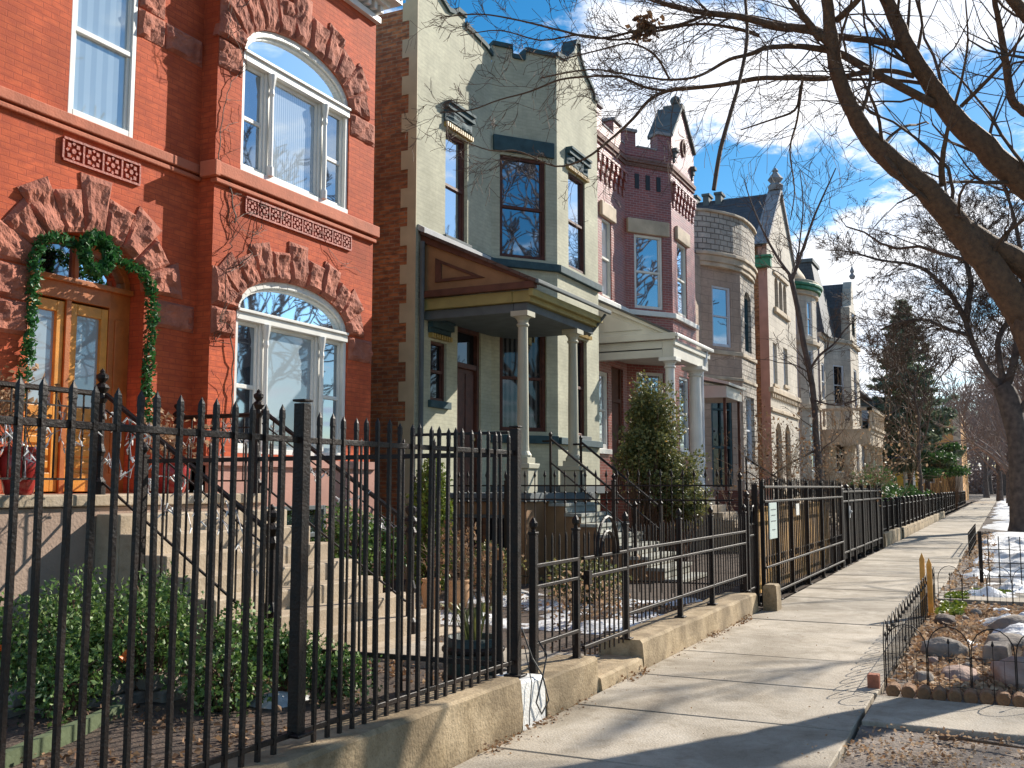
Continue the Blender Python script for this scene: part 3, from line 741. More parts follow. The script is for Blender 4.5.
# garland and wreath
def garland(path, r, rng, per=420):
    m = MB(); pts = []
    P = [Vector(p) for p in path]
    for i in range(len(P) - 1):
        L = (P[i + 1] - P[i]).length
        for k in range(int(L * per)):
            c = P[i].lerp(P[i + 1], rng.random()); v = Vector((rng.gauss(0, 1), rng.gauss(0, 1), rng.gauss(0, 1))).normalized()
            rr2 = r * (1 + .35 * noise.noise(c * 6))
            pts.append(c + v * rr2 * rng.random() ** .4)
    leaves(m, pts, .034, rng, aspect=2.0); return m
rng = random.Random(11)
path = [RM.pt(3.40, .09, 2.35), RM.pt(3.50, .09, 2.75), RM.pt(3.56, .08, 3.3), RM.pt(3.55, .08, 3.8), RM.pt(3.62, .08, 4.12), RM.pt(3.80, .1, 4.2), RM.pt(4.0, .1, 4.14), RM.pt(4.25, .12, 4.24), RM.pt(4.5, .1, 4.2),
        RM.pt(4.75, .1, 4.06), RM.pt(4.95, .1, 4.06), RM.pt(5.12, .08, 3.9), RM.pt(5.16, .08, 3.4), RM.pt(5.12, .08, 2.9), RM.pt(5.16, .08, 2.25)]
G = garland(path, .075, rng).build('door_garland', 'leaf_garland')
tag(G, 'green evergreen Christmas garland hung around the arched orange doorway', 'garland')
wr = MB(); pts = []
for k in range(1500):
    a = rng.uniform(0, 6.283); c = Vector(RM.pt(4.22 + .165 * math.cos(a), .20, 4.09 + .185 * math.sin(a)))
    pts.append(c + Vector((rng.gauss(0, 1), rng.gauss(0, 1), rng.gauss(0, 1))).normalized() * .075 * rng.random() ** .4)
leaves(wr, pts, .036, rng, aspect=2.0)
tag(wr.build('wreath', 'leaf_garland'), 'round thick green wreath hanging over the orange doors', 'wreath')

# bare climber on the bay
def climber():
    T = thing('climbing_vine', (9.5, 8.6, 1.9), 'leafless brown climbing vine clinging to the red brick bay', 'vine')
    rng = random.Random(5); m = MB()
    def run(s, z, a, L, r, lv, o=.03):
        pts = [RB.pt(s, o, z)]; n = max(3, int(L / .09))
        R0 = []
        for i in range(n):
            a += rng.gauss(0, .22); ds, dz = math.cos(a) * L / n, math.sin(a) * L / n
            if lv == 3 and s + ds > .40: ds = -abs(ds) * .3; a = math.pi / 2 + .15
            s += ds; z += dz
            if s < .02: a = math.pi / 2 - .3; s = .03
            if .40 < s < 2.92 and (1.9 < z < 3.85 + .56 * math.sqrt(max(0, 1 - ((s - 1.66) / 1.26) ** 2)) or 5.55 < z < 7.25 + .6 * math.sqrt(max(0, 1 - ((s - 1.66) / 1.26) ** 2))): break
            oo = o + (.09 if (3.5 < z < 4.6 or z > 6.9) and s < 3.3 else 0) + rng.uniform(-.01, .02)
            pts.append(RB.pt(s, oo, z)); R0.append((s, z, a))
        n = len(R0)
        if n < 2: return
        m.tube(pts, [max(.003, r * (1 - .7 * i / n)) for i in range(n + 1)], 4 if r > .006 else 3, cap=False)
        if lv > 0:
            for k in range(int(L * (3.2 if lv > 1 else 5))):
                q = R0[rng.randrange(n)]
                run(q[0], q[1], q[2] + rng.choice((-1, 1)) * rng.uniform(.5, 1.2), L * rng.uniform(.18, .4), r * .5, lv - 1, o)
    run(.22, 2.0, 1.62, 3.2, .012, 3); run(.35, 4.9, 1.5, 2.6, .010, 3); run(.15, 2.0, 1.5, 1.8, .009, 2); run(.3, 4.3, .9, 1.4, .009, 2)
    run(.3, 7.7, .9, 1.6, .007, 2); run(.9, 4.95, .1, 1.6, .006, 3); run(1.2, 8.3, .1, 2.2, .007, 3); run(.3, 4.9, .5, 1.2, .006, 2); run(2.3, 5.0, -.5, .9, .005, 2); run(2.6, 4.6, 1.8, .7, .004, 2)
    m.build('stems', 'twig', T)
climber()
# ================================================================== sage house
H = thing('sage_green_house', (18, 9, 0), 'sage green painted house with brown porch roof, curved parapets and brown brick side wall', 'house')
GM = Seg((14.7, 9), (17.6, 9)); GA = Seg((17.6, 9), (18.75, 8.07)); GF = Seg((18.75, 8.07), (21.08, 8.07)); GR = Seg((21.08, 8.07), (22.3, 9.0))
PS = 'paint_sage'
w = MB()
wall(w, GM, 0, 10.2, [(1.03, 1.88, 6.18, 8.2), (.55, 1.12, 3.12, 4.18), (1.52, 2.46, 1.5, 4.6)], .16)
wall(w, GA, 0, 10.35, [(.18, 1.22, 6.2, 8.3), (.18, 1.22, 2.7, 4.83)], .16)
wall(w, GF, 0, 10.2, [(.60, 1.55, 6.22, 8.3), (.85, 1.6, 2.68, 4.76)], .16)
wall(w, GR, 0, 10.2)
w.build('wall', PS, H)
body(H, 14.7, 22.3, 9.0, 21, 10.1, 'brick_brown', 9.7)
# curved parapets
def gable(seg, pts, zb, nm='parapet', m=PS, cope='trim_teal', th=.25, parent=H, z_c=.09):
    q = MB(); o = [(pts[0][0], zb)] + pts + [(pts[-1][0], zb)]
    q.wp(seg, o[::-1] if False else o[::-1], -th, .0); a = q.build(nm, m, parent)
    c = MB()
    for i in range(len(pts) - 1):
        (s0, z0), (s1, z1) = pts[i], pts[i + 1]
        if abs(s1 - s0) < .005 and z1 < z0: continue
        c.wp(seg, [(s0, z0 + .002), (s1, z1 + .002), (s1, z1 + z_c), (s0, z0 + z_c)], -th - .04, .05)
    c.build('coping', cope, a)
gable(GM, [(0, 11.2), (.3, 11.2), (.3, 11.05), (.5, 10.86), (.75, 10.6), (1.1, 10.46), (1.3, 10.50), (1.45, 10.62), (1.75, 10.62), (1.75, 10.45), (2.2, 10.42), (2.6, 10.38), (2.88, 10.3)], 10.2)
gable(GA, [(0, 10.55), (.45, 10.55), (.46, 10.36), (.74, 10.36), (.75, 10.55), (1.44, 10.55)], 10.35)
gable(GF, [(.0, 10.6), (.5, 10.68), (.85, 10.95), (1.05, 11.3), (1.25, 11.36), (1.28, 11.1), (1.42, 10.95), (1.62, 10.78), (1.9, 10.66), (2.1, 10.55), (2.12, 10.42), (2.33, 10.40)], 10.2)
t = MB()
for sg, a, b in ((GA, -.03, 1.50), (GF, -.02, 2.36)): t.wb(sg, a, b, 5.98, 6.13, -.05, .09)
t.wb(GM, 2.0, 2.88, 5.98, 6.13, -.05, .08)
t.build('sill_band', 'trim_teal', H, bevel=.01); t = MB()
t.wb(GA, -.03, 1.46, 2.46, 2.62, -.05, .08); t.wb(GF, 0, 2.35, 2.46, 2.6, -.05, .08)
t.build('sill_band', 'trim_teal', H, bevel=.01)
t = MB(); t.wb(GA, .02, 1.40, 8.36, 8.68, -.05, .06); t.build('lintel', 'trim_teal', H, bevel=.01)
t = MB(); t.wb(GA, .0, 1.44, 1.46, 1.62, -.05, .10); t.wb(GF, -.03, 2.38, 1.46, 1.62, -.05, .10); t.build('water_table', 'trim_slate', H, bevel=.01)
def hood(seg, s0, s1, z0, z1, seed):
    h = MB(); h.wb(seg, s0, s1, z1 - .10, z1, -.05, .11); h.wb(seg, s0 + .04, s1 - .04, z1 - .02 + .02, z1 + .05, -.05, .15)
    rockface(h, seg, [(s0, z0 + .09), (s1, z0 + .09), (s1, z1 - .1), (s0, z1 - .1)], -.02, .07, seed, 9, .03)
    a = h.build('window_hood', 'trim_teal', H)
    q = MB(); dentils(q, seg, s0, s1, z0 - .0, z0 + .08, .08, .045, -.03, .08); q.build('gold_moulding', 'gold', a)
hood(GM, .95, 2.0, 8.22, 8.66, 3); hood(GF, .45, 1.68, 8.32, 8.74, 5); hood(GM, .45, 1.22, 4.22, 4.5, 7); hood(GF, .7, 1.75, 4.8, 5.1, 9)
WR = 'wood_red'
window(H, GM, 1.03, 1.88, 6.18, 8.2, WR, 'g_sky', .14, .055, sill='trim_slate')
window(H, GA, .18, 1.22, 6.2, 8.3, WR, 'g_room', .12, .06)
window(H, GF, .60, 1.55, 6.22, 8.3, WR, 'g_sky', .10, .055)
window(H, GM, .55, 1.12, 3.12, 4.18, WR, 'g_dark', .12, .05, sill='trim_teal')
window(H, GA, .18, 1.22, 2.7, 4.83, WR, 'g_dimcurtain', .12, .07)
window(H, GF, .85, 1.6, 2.68, 4.76, WR, 'g_dark', .14, .055, sill='trim_slate')
d = MB(); d.wb(GM, 1.52, 1.60, 1.5, 4.6, -.16, -.04); d.wb(GM, 2.38, 2.46, 1.5, 4.6, -.16, -.04); d.wb(GM, 1.60, 2.38, 4.5, 4.6, -.16, -.04); d.wb(GM, 1.60, 2.38, 3.82, 3.92, -.16, -.05)
df = d.build('door_frame', WR, H, bevel=.006)
p = MB(); p.wb(GM, 1.60, 2.38, 3.92, 4.5, -.15, -.12); p.build('transom_pane', 'g_dark', df)
d = MB(); d.wb(GM, 1.60, 2.38, 1.5, 3.82, -.16, -.11)
for a, b in ((1.64, 1.96), (2.02, 2.34)):
    d.wb(GM, a, b, 1.62, 2.3, -.11, -.095); d.wb(GM, a, b, 2.4, 3.74, -.11, -.095)
dd = d.build('door', WR, H, bevel=.008)
p = MB(); c = GM.pt(2.30, -.07, 2.5); p.lathe((c[0], c[1], 2.47), [(.03, 0), (.036, .03), (.03, .06)], 8); p.build('handle', 'gold', dd)
# quoins where the paint stops on the side wall
q = MB(); z = 0
k = 0
while z < 10.9:
    y1 = 9.0 + (.30 if k % 2 else .16); q.box(14.685, 14.70, 8.985, y1, z, z + .34); z += .34; k += 1
q.build('quoin', 'quoin_paint', H)
q = MB(); q.tube([(14.82, 8.93, 5.85), (14.82, 8.93, .1)], .045, 8); q.build('downspout', 'trim_slate', H)
# porch
X0, X1, Y0 = 14.92, 18.1, 6.9
P = H
r = MB(); r.faces([(X0 - .12, 6.75, 4.93), (X1 + .1, 6.75, 4.93), (X1 + .1, 8.99, 6.0), (X0 - .12, 8.99, 6.0), (X0 - .12, 6.75, 4.99), (X1 + .1, 6.75, 4.99), (X1 + .1, 8.99, 6.06), (X0 - .12, 8.99, 6.06)],
               [(3,2,1,0),(4,5,6,7),(0,1,5,4),(1,2,6,5),(2,3,7,6),(3,0,4,7)])
rf = r.build('porch_roof', 'shingle', P)
r = MB(); r.box(X0 - .14, X1 + .12, 6.70, 6.76, 4.92, 4.99); r.tube([(X1 - .1, 6.74, 4.9), (X1 - .1, 7.0, 4.6), (X1 - .1, 7.1, 4.5)], .03, 6); r.build('gutter', 'trim_slate', rf, bevel=.02)
r = MB(); r.faces([(X0 - .15, 8.995, 6.05), (X0 - .15, 8.86, 5.99), (17.3, 8.86, 5.99), (17.3, 8.995, 6.05), (X0 - .15, 8.995, 6.16), (X0 - .15, 8.86, 6.08), (17.3, 8.86, 6.08), (17.3, 8.995, 6.16)],
               [(3,2,1,0),(4,5,6,7),(0,1,5,4),(1,2,6,5),(2,3,7,6),(3,0,4,7)]); r.build('flashing', 'metal_grey', rf)
PSd = Seg((X0, 8.995), (X0, 6.85))       # porch's own left side, s runs towards the street
g = MB(); g.wp(PSd, [(0, 4.98), (2.1, 4.98), (0, 5.93)], -.08, 0); g.build('porch_gable', 'trim_tan', P)
g = MB()
def tri(a, o0, o1):
    n = 3; cx = sum(x for x, _ in a) / 3; cz = sum(z for _, z in a) / 3; b = [(cx + (x - cx) * .62, cz + (z - cz) * .62) for x, z in a]
    for i in range(3): g.wp(PSd, [a[i], a[(i + 1) % 3], b[(i + 1) % 3], b[i]], o0, o1)
tri([(.28, 5.12), (1.25, 5.12), (.28, 5.55)], 0, .03)
g.wp(PSd, [(0, 5.86), (2.24, 4.90), (2.24, 5.0), (0, 5.99)], -.02, .06); g.wb(PSd, 0, 2.2, 4.86, 4.975, -.02, .10)
g.build('porch_trim', 'trim_brown', P, bevel=.006)
e = MB(); e.box(X0 + .02, X1 - .05, 6.92, 7.25, 4.66, 4.85); e.box(X0 - .0, X0 + .3, 7.25, 8.99, 4.66, 4.85); e.box(X0 - .05, X1, 6.84, 6.92, 4.74, 4.86); e.build('porch_frieze', 'trim_olive', P, bevel=.01)
e = MB(); e.box(X0 + .08, X1 - .1, 7.0, 7.26, 4.52, 4.655); e.box(X0 + .08, X0 + .3, 7.265, 8.99, 4.50, 4.655); e.box(X0 + .1, X1, 7.26, 8.99, 4.56, 4.60); e.build('porch_beam', 'trim_slate', P, bevel=.01)
column(P, 15.12, 7.14, 1.98, 4.52, .095, 'paint_sage_flat'); column(P, 17.3, 7.14, 1.98, 4.52, .095, 'paint_sage_flat')
for x in (15.12, 17.3): e = MB(); e.box(x - .19, x + .19, 6.96, 7.33, 1.5, 1.9); e.box(x - .22, x + .22, 6.93, 7.36, 1.9, 1.985); e.build('column_pedestal', 'paint_sage_flat', P, bevel=.01)
e = MB(); e.box(14.88, 17.84, 6.9, 8.98, 1.36, 1.50); e.build('porch_floor', 'trim_slate', P, bevel=.01)
e = MB(); wall(e, Seg((14.95, 8.98), (14.95, 7.0)), 0, 1.36, [(.55, 1.75, .35, 1.15)], .12); wall(e, Seg((14.95, 7.0), (17.8, 7.0)), 0, 1.36)
e.build('porch_base', 'trim_tan', P)
window(P, Seg((14.95, 8.98), (14.95, 7.0)), .55, 1.75, .35, 1.15, 'trim_slate', 'g_dark', .09, mid=False)
m = MB()
for k in range(0, 9):
    z = 1.5 - .17 * k; yf = 6.95 - .285 * k
    if z < .05: break
    m.box(15.75, 17.25, yf, yf + .287, .0, z - .055)
m.build('stairs', 'trim_tan', P)
m = MB()
for k in range(0, 9):
    z = 1.5 - .17 * k; yf = 6.95 - .285 * k
    if z < .05: break
    m.box(15.72, 17.28, yf - .03, yf + .285, z - .053, z); m.box(15.76, 17.24, yf - .008, yf - .002, z - .16, z - .055)
m.build('tread', 'tread_paint', P, bevel=.006)
for x, lb in ((15.82, 'black double iron rail on the left of the sage house stairs'), (17.2, 'black double iron rail right of the sage house stairs, beside the olive bush')):
    T = thing('stair_railing', (x, 6.9, 1.5), lb, 'railing')
    m = MB(); m.sq(x, 6.95, 1.5, 2.47, .035); m.lathe((x, 6.95, 2.47), [(.03, 0), (.035, .03), (.01, .07)], 8); m.build('newel_post', 'iron', T)
    m = MB(); m.sq(x, 5.45, .1, 1.28, .05); m.lathe((x, 5.45, 1.28), [(.03, 0), (.045, .04), (.01, .09)], 8); m.build('newel_post', 'iron', T)
    m = MB(); m.tube([(x, 6.95, 2.42), (x, 5.45, 1.24)], .022, 6); m.tube([(x, 6.95, 2.02), (x, 5.45, .84)], .016, 6); m.tube([(x, 6.95, 2.38), (x, 7.1, 2.38)], .018, 6); m.build('handrail', 'iron', T)

# ================================================================== purple brick house
H = thing('purple_brick_house', (26, 9, 0), 'purple brick house with battlements, a small pointed gable and cream porch', 'house')
KM = Seg((22.3, 9), (25.6, 9)); KA = Seg((25.6, 9), (26.83, 8.07)); KF = Seg((26.83, 8.07), (29.15, 8.07)); KR = Seg((29.15, 8.07), (29.9, 9))
w = MB()
wall(w, KM, 0, 10.7, [(1.5, 2.2, 6.45, 8.5), (1.0, 1.85, 2.55, 4.5), (2.1, 3.0, 1.5, 4.7)], .15)
wall(w, KA, 0, 10.7, [(.28, 1.22, 6.45, 8.5), (.3, 1.2, 2.6, 4.7)], .15)
wall(w, KF, 0, 10.6, [(.5, 1.45, 6.45, 8.55), (.5, 1.45, 2.6, 4.7)], .15)
wall(w, KR, 0, 10.6)
w.build('wall', 'brick_pink', H)
body(H, 22.3, 29.95, 9, 21, 10.3, 'brick_dark', 9.9)
def battlement(seg, spans, z0, m, th=.28):
    q = MB(); c = MB()
    for s0, s1, z in spans:
        q.wb(seg, s0, s1, z0, z, -th, .02)
        c.wb(seg, s0 - .04, s1 + .04, z + .002, z + .09, -th - .04, .07) if z > z0 + .5 else c.wb(seg, s0 + .045, s1 - .045, z + .002, z + .05, -th - .02, .04)
    a = q.build('battlement', m, H); c.build('coping', 'stone_grey', a, bevel=.01)
battlement(KM, [(.9, 1.5, 11.35), (1.5, 2.4, 10.95), (2.4, 2.95, 11.35), (2.95, 3.29, 10.95)], 10.7, 'brick_pink')
battlement(KA, [(.0, .36, 11.35), (.36, 1.1, 10.95), (1.1, 1.54, 11.42)], 10.7, 'brick_pink')
g = MB(); g.wp(KF, [(.05, 10.6), (2.33, 10.6), (2.33, 11.62), (2.2, 11.62), (1.2, 12.55), (1.0, 12.55), (.15, 11.5), (.05, 11.5)][::1], -.6, .02); g.build('gable', 'brick_pink', H)
g = MB(); g.wp(KF, [(.0, 11.44), (1.0, 12.56), (1.0, 12.68), (-.06, 11.52)][::-1], -.66, .09); g.wp(KF, [(1.2, 12.56), (2.38, 11.6), (2.42, 11.70), (1.2, 12.68)], -.66, .09)
g.wb(KF, .95, 1.25, 12.6, 12.74, -.5, .10); c = KF.pt(1.1, -.15, 12.74); g.lathe(c, [(.05, 0), (.13, .06), (.16, .15), (.13, .24), (.04, .30)], 10)
for s in (.25, 2.1): g.wb(KF, s - .12, s + .12, 11.05, 11.15, 0, .15); g.wb(KF, s - .08, s + .08, 10.9, 11.05, 0, .10); g.wb(KF, s - .05, s + .05, 10.75, 10.9, 0, .06)
g.build('gable_coping', 'trim_slate', H, bevel=.01)
g = MB(); n = 14
for i in range(n):
    a0, a1 = 2 * math.pi * i / n, 2 * math.pi * (i + 1) / n
    g.wp(KF, [(1.18 + .2 * math.cos(a0), 11.45 + .26 * math.sin(a0)), (1.18 + .2 * math.cos(a1), 11.45 + .26 * math.sin(a1)), (1.18 + .13 * math.cos(a1), 11.45 + .18 * math.sin(a1)), (1.18 + .13 * math.cos(a0), 11.45 + .18 * math.sin(a0))][::-1], 0, .07)
g.build('medallion', 'brick_dark', H)
t = MB()
for sg, a, b in ((KM, .5, 3.3), (KA, -.02, 1.56), (KF, -.02, 2.35)): t.wb(sg, a, b, 10.50, 10.62, -.05, .08); t.wb(sg, a + .01, b - .01, 10.40, 10.498, -.05, .04)
t.build('string_course', 'brick_dark', H, bevel=.008)
for sg, a, b in ((KM, 1.0, 3.3), (KF, .05, 2.3)):
    t = MB()
    n = int((b - a) / .29)
    for i in range(n):
        s = a + (i + .5) * (b - a) / n
        for k, (z0, z1, o) in enumerate(((9.45, 9.65, .035), (9.65, 9.86, .07), (9.86, 10.08, .11))): t.wb(sg, s - .07, s + .07, z0 + .001, z1, -.02, o)
    t.wb(sg, a, b, 10.082, 10.16, -.02, .12)
    t.build('corbels', 'brick_pink', H, bevel=.005)
for s in (.40, .76, 1.12): t = MB(); t.wb(KA, s - .07, s + .07, 9.78, 10.2, -.02, .012); t.build('slot', 'iron_dull', H)
for sg, a, b, c, d in ((KA, .04, 1.42, 8.52, 8.92), (KM, 1.36, 2.4, 8.52, 8.9), (KF, .34, 1.62, 8.57, 8.95)): t = MB(); t.wb(sg, a, b, c, d, -.05, .08); t.build('lintel', 'stone_cream', H, bevel=.015)
t = MB()
for sg, a, b in ((KM, .6, 3.3), (KA, -.03, 1.57), (KF, -.02, 2.36)): t.wb(sg, a, b, 6.24, 6.38, -.05, .10)
t.build('sill_band', 'paint_white', H, bevel=.012)
window(H, KM, 1.5, 2.2, 6.45, 8.5, 'paint_cream', 'g_curtain', .10, .06)
window(H, KA, .28, 1.22, 6.45, 8.5, 'paint_white', 'g_sky', .10, .07); window(H, KF, .5, 1.45, 6.45, 8.55, 'paint_cream', 'g_sky', .10, .07)
window(H, KM, 1.0, 1.85, 2.55, 4.5, 'paint_white', 'g_curtain', .10, .10, sill='paint_white'); window(H, KA, .3, 1.2, 2.6, 4.7, 'paint_white', 'g_sky', .10, .08, sill='paint_white'); window(H, KF, .5, 1.45, 2.6, 4.7, 'paint_white', 'g_room', .10, .08, sill='paint_white')
d = MB(); d.wb(KM, 2.1, 3.0, 1.5, 4.7, -.15, -.10); d.wb(KM, 2.1, 2.2, 1.5, 4.7, -.10, -.05); d.wb(KM, 2.9, 3.0, 1.5, 4.7, -.10, -.05); d.wb(KM, 2.2, 2.9, 3.8, 3.9, -.1, -.05); dd = d.build('door', 'trim_brown', H)
p = MB(); c = KM.pt(2.82, -.07, 2.5); p.lathe(c, [(.03, 0), (.036, .03), (.03, .06)], 8); p.build('handle', 'gold', dd)
# cream porch
X0, X1 = 23.35, 26.6
r = MB(); r.faces([(X0 - .1, 6.95, 5.22), (X1, 6.95, 5.22), (X1, 8.99, 6.24), (X0 - .1, 8.99, 6.24), (X0 - .1, 6.95, 5.28), (X1, 6.95, 5.28), (X1, 8.99, 6.30), (X0 - .1, 8.99, 6.30)],
               [(3,2,1,0),(4,5,6,7),(0,1,5,4),(1,2,6,5),(2,3,7,6),(3,0,4,7)]); rf = r.build('porch_roof', 'roof_flat', H)
r = MB(); r.box(X0 - .12, X1 + .02, 6.88, 6.96, 5.19, 5.28); r.build('gutter', 'paint_white', rf, bevel=.02)
PSd = Seg((X0, 8.995), (X0, 7.0))
g = MB(); g.wp(PSd, [(0, 5.3), (1.85, 5.3), (0, 6.17)], -.08, 0); g.wp(PSd, [(.2, 5.42), (1.2, 5.42), (.2, 5.9)], 0, .025)
g.wp(PSd, [(0, 6.12), (2.1, 5.13), (2.1, 5.24), (0, 6.23)], -.02, .07); g.wb(PSd, 0, 2.05, 5.14, 5.295, -.02, .11); g.build('porch_gable', 'paint_cream', H, bevel=.006)
e = MB(); e.box(X0, X1 - .1, 7.02, 7.3, 4.72, 5.13); e.box(X0, X0 + .25, 7.3, 8.99, 4.72, 5.13); e.box(X0 - .05, X1 - .05, 6.97, 7.02, 5.0, 5.135); e.box(X0, X1, 7.3, 8.99, 4.9, 4.95); e.build('porch_frieze', 'paint_cream', H, bevel=.01)
column(H, 23.55, 7.18, 1.5, 4.72, .13, 'paint_white'); column(H, 25.75, 7.18, 1.5, 4.72, .17, 'paint_white')
q = MB(); q.tube([(26.2, 6.98, 5.18), (26.15, 7.0, 4.9), (26.15, 7.1, 4.6), (26.15, 7.1, .2)], .045, 8); q.build('downspout', 'paint_bluewhite', H)
e = MB(); e.box(23.2, 26.9, 6.95, 8.98, 1.36, 1.5); e.build('porch_floor', 'trim_brown', H)
e = MB(); wall(e, Seg((23.25, 8.98), (23.25, 7.0)), 0, 1.36); wall(e, Seg((23.25, 7.0), (26.9, 7.0)), 0, 1.36); e.build('porch_base', 'brick_pink', H)
e = MB()
for k in range(9):
    z = 1.5 - .17 * k; e.box(24.0, 25.5, 6.93 - .285 * k, 6.93 - .285 * k + .287, 0, z)
    if z < .3: break
e.build('stairs', 'concrete_step', H, bevel=.01)
T_bench = thing('porch_bench', (23.9, 8.0, 1.5), 'dark slatted bench on the cream porch, seen past the round evergreen', 'bench')
# ================================================================== stone house with the rounded crown
H = thing('pale_stone_house', (34, 9, 0), 'pale stone house with a rock faced crown on its bay', 'house')
SM = Seg((30.0, 9), (33.2, 9)); SA = Seg((33.2, 9), (35, 8.07)); SF = Seg((35, 8.07), (37.2, 8.07)); SR = Seg((37.2, 8.07), (38.1, 9))
w = MB()
wall(w, SM, 0, 9.4, [(1.0, 2.0, 6.4, 8.45), (1.8, 2.7, 1.5, 4.6)]); wall(w, SA, 0, 9.25, [(.55, 1.5, 6.4, 8.5), (.4, 1.45, 1.6, 4.75)]); 
w.build('wall', 'stone_tan', H)
w = MB(); wall(w, SF, 0, 9.25, [(.55, 1.6, 6.4, 8.2, .4), (.45, 1.75, 2.4, 4.8)], .2); wall(w, SR, 0, 9.25); w.build('front_wall', 'stone_rough', H)
body(H, 30.0, 38.1, 9, 21, 9.6, 'brick_brown', 9.3)
# curved crown
def arcpts(segs, k=.0): return [s for s in segs]
w = MB(); pr = [(33.0, 9.2), (33.25, 8.85), (33.8, 8.45), (34.4, 8.15), (35.0, 7.98), (35.8, 7.93), (36.6, 7.95), (37.25, 8.02), (37.7, 8.4), (38.0, 9.0)]
for i in range(len(pr) - 1): wall(w, Seg(pr[i], pr[i + 1]), 9.62, 11.0)
w.prism([(x, y + .02) for x, y in pr], 10.9, 10.98); w.build('crown', 'stone_rough', H)
w = MB(); w.prism([(x, y - .1) for x, y in pr], 10.99, 11.08); w.prism([(x, y - .10) for x, y in pr], 9.50, 9.62); w.prism([(x, y - .03) for x, y in pr], 9.27, 9.50); w.prism([(x, y + .02) for x, y in pr], 9.12, 9.27)
w.build('cornice', 'stone_cream', H, bevel=.02)
t = MB()
for sg, a, b in ((SM, 0, 3.2), (SA, -.02, 2.05), (SF, 0, 2.22)): t.wb(sg, a, b, 6.12, 6.26, -.05, .06); t.wb(sg, a, b, 5.25, 5.36, -.05, .05)
t.build('string_course', 'stone_cream', H, bevel=.015)
window(H, SA, .55, 1.5, 6.4, 8.5, 'paint_bluewhite', 'g_room', .10, .08); window(H, SM, 1.0, 2.0, 6.4, 8.45, 'paint_bluewhite', 'g_room', .12, .08)
window(H, SF, .55, 1.6, 6.4, 8.6, 'trim_teal', 'g_sky', .18, .07); window(H, SF, .45, 1.75, 2.4, 4.8, 'paint_bluewhite', 'g_sky', .18, .08)
f = MB(); f.wb(SA, .4, .5, 1.6, 4.75, -.12, -.02); f.wb(SA, 1.35, 1.45, 1.6, 4.75, -.12, -.02); f.wb(SA, .5, 1.35, 4.65, 4.75, -.12, -.02); f.wb(SA, .5, 1.35, 2.9, 2.98, -.12, -.03); f.wb(SA, .5, 1.35, 4.2, 4.26, -.12, -.03); f.wb(SA, .9, .94, 1.6, 4.65, -.12, -.04)
fr = f.build('door_frame', 'trim_teal', H); p = MB(); p.wb(SA, .45, 1.4, 1.65, 4.7, -.14, -.1); p.build('pane', 'g_dark', fr)
e = MB(); e.box(30.2, 32.2, 7.45, 8.98, 4.3, 4.66); e.faces([(30.1, 7.35, 4.67), (32.3, 7.35, 4.67), (32.3, 8.99, 5.05), (30.1, 8.99, 5.05), (30.1, 7.35, 4.75), (32.3, 7.35, 4.75), (32.3, 8.99, 5.2), (30.1, 8.99, 5.2)],
               [(3,2,1,0),(4,5,6,7),(0,1,5,4),(1,2,6,5),(2,3,7,6),(3,0,4,7)]); e.build('porch_roof', 'paint_cream', H, bevel=.01)
for x in (30.3, 32.1): e = MB(); e.box(x - .04, x + .04, 7.5, 7.58, 1.5, 4.3); e.build('porch_post', 'trim_brown', H)
e = MB(); e.box(31.1, 34.1, 7.2, 8.98, 0, 1.5)
for k in range(1, 8): e.box(31.8, 33.4, 7.2 - .29 * k, 7.2 - .29 * k + .292, 0, 1.5 - .18 * k)
e.build('stairs', 'brick_dark', H)
T = thing('stair_railing', (31.8, 7.2, 1.5), 'black sloping iron rail below the small cream porch of the pale stone house', 'railing')
m = MB(); m.tube([(31.7, 7.25, 2.5), (31.7, 5.2, 1.15)], .03, 6); m.tube([(31.7, 7.25, 2.1), (31.7, 5.2, .75)], .02, 5); m.build('handrail', 'iron', T)
m = MB(); m.sq(31.7, 7.25, 1.5, 2.55, .05); m.sq(31.7, 5.2, .1, 1.2, .05); m.build('newel_post', 'iron', T)

# ================================================================== gabled stone house
H = thing('gabled_stone_house', (44, 8.2, 0), 'tan stone house with a tall steep gable, grey slate roof and green gutter', 'house')
VS = Seg((40.3, 12), (40.3, 8.2)); VF = Seg((40.3, 8.2), (46.3, 8.2))
w = MB(); wall(w, VF, 0, 11.4, [(.75, 1.55, 5.75, 7.45), (2.9, 3.8, 5.9, 7.5), (1.4, 2.15, 9.0, 9.95, .35), (2.3, 3.05, 9.0, 9.95, .35), (3.2, 3.95, 9.0, 9.95, .35), (.9, 2.1, 1.5, 3.6, .6), (2.8, 4.0, 1.5, 3.6, .6)], .25)
w.wp(VF, [(0, 11.4), (6.0, 11.4), (3.0, 14.25)], -.3, 0); w.build('front_wall', 'stone_pale', H)
w = MB(); wall(w, VS, 0, 11.4); wall(w, Seg((46.3, 8.2), (46.3, 21)), 0, 11.4); wall(w, Seg((40.3, 21), (40.3, 12)), 0, 11.4); wall(w, Seg((46.3, 21), (40.3, 21)), 0, 11.4); w.build('side_wall', 'brick_brown', H)
w = MB(); w.box(40.285, 40.3, 8.19, 8.55, 0, 11.38); w.build('quoin', 'paint_pink', H)
r = MB(); r.faces([(40.05, 8.35, 11.25), (43.3, 8.35, 14.25), (46.55, 8.35, 11.25), (40.05, 21, 11.25), (43.3, 21, 14.25), (46.55, 21, 11.25)], [(0, 1, 4, 3), (1, 2, 5, 4), (0, 2, 1), (3, 4, 5), (0, 3, 5, 2)]); 
rf = r.build('roof', 'slate', H)
r = MB()
for y in (10.8, 11.35, 11.9): r.box(43.0, 43.6, y - .13, y + .13, 13.9, 14.42); r.box(42.95, 43.65, y - .18, y + .18, 14.42, 14.52)
r.build('chimney', 'trim_slate', rf)
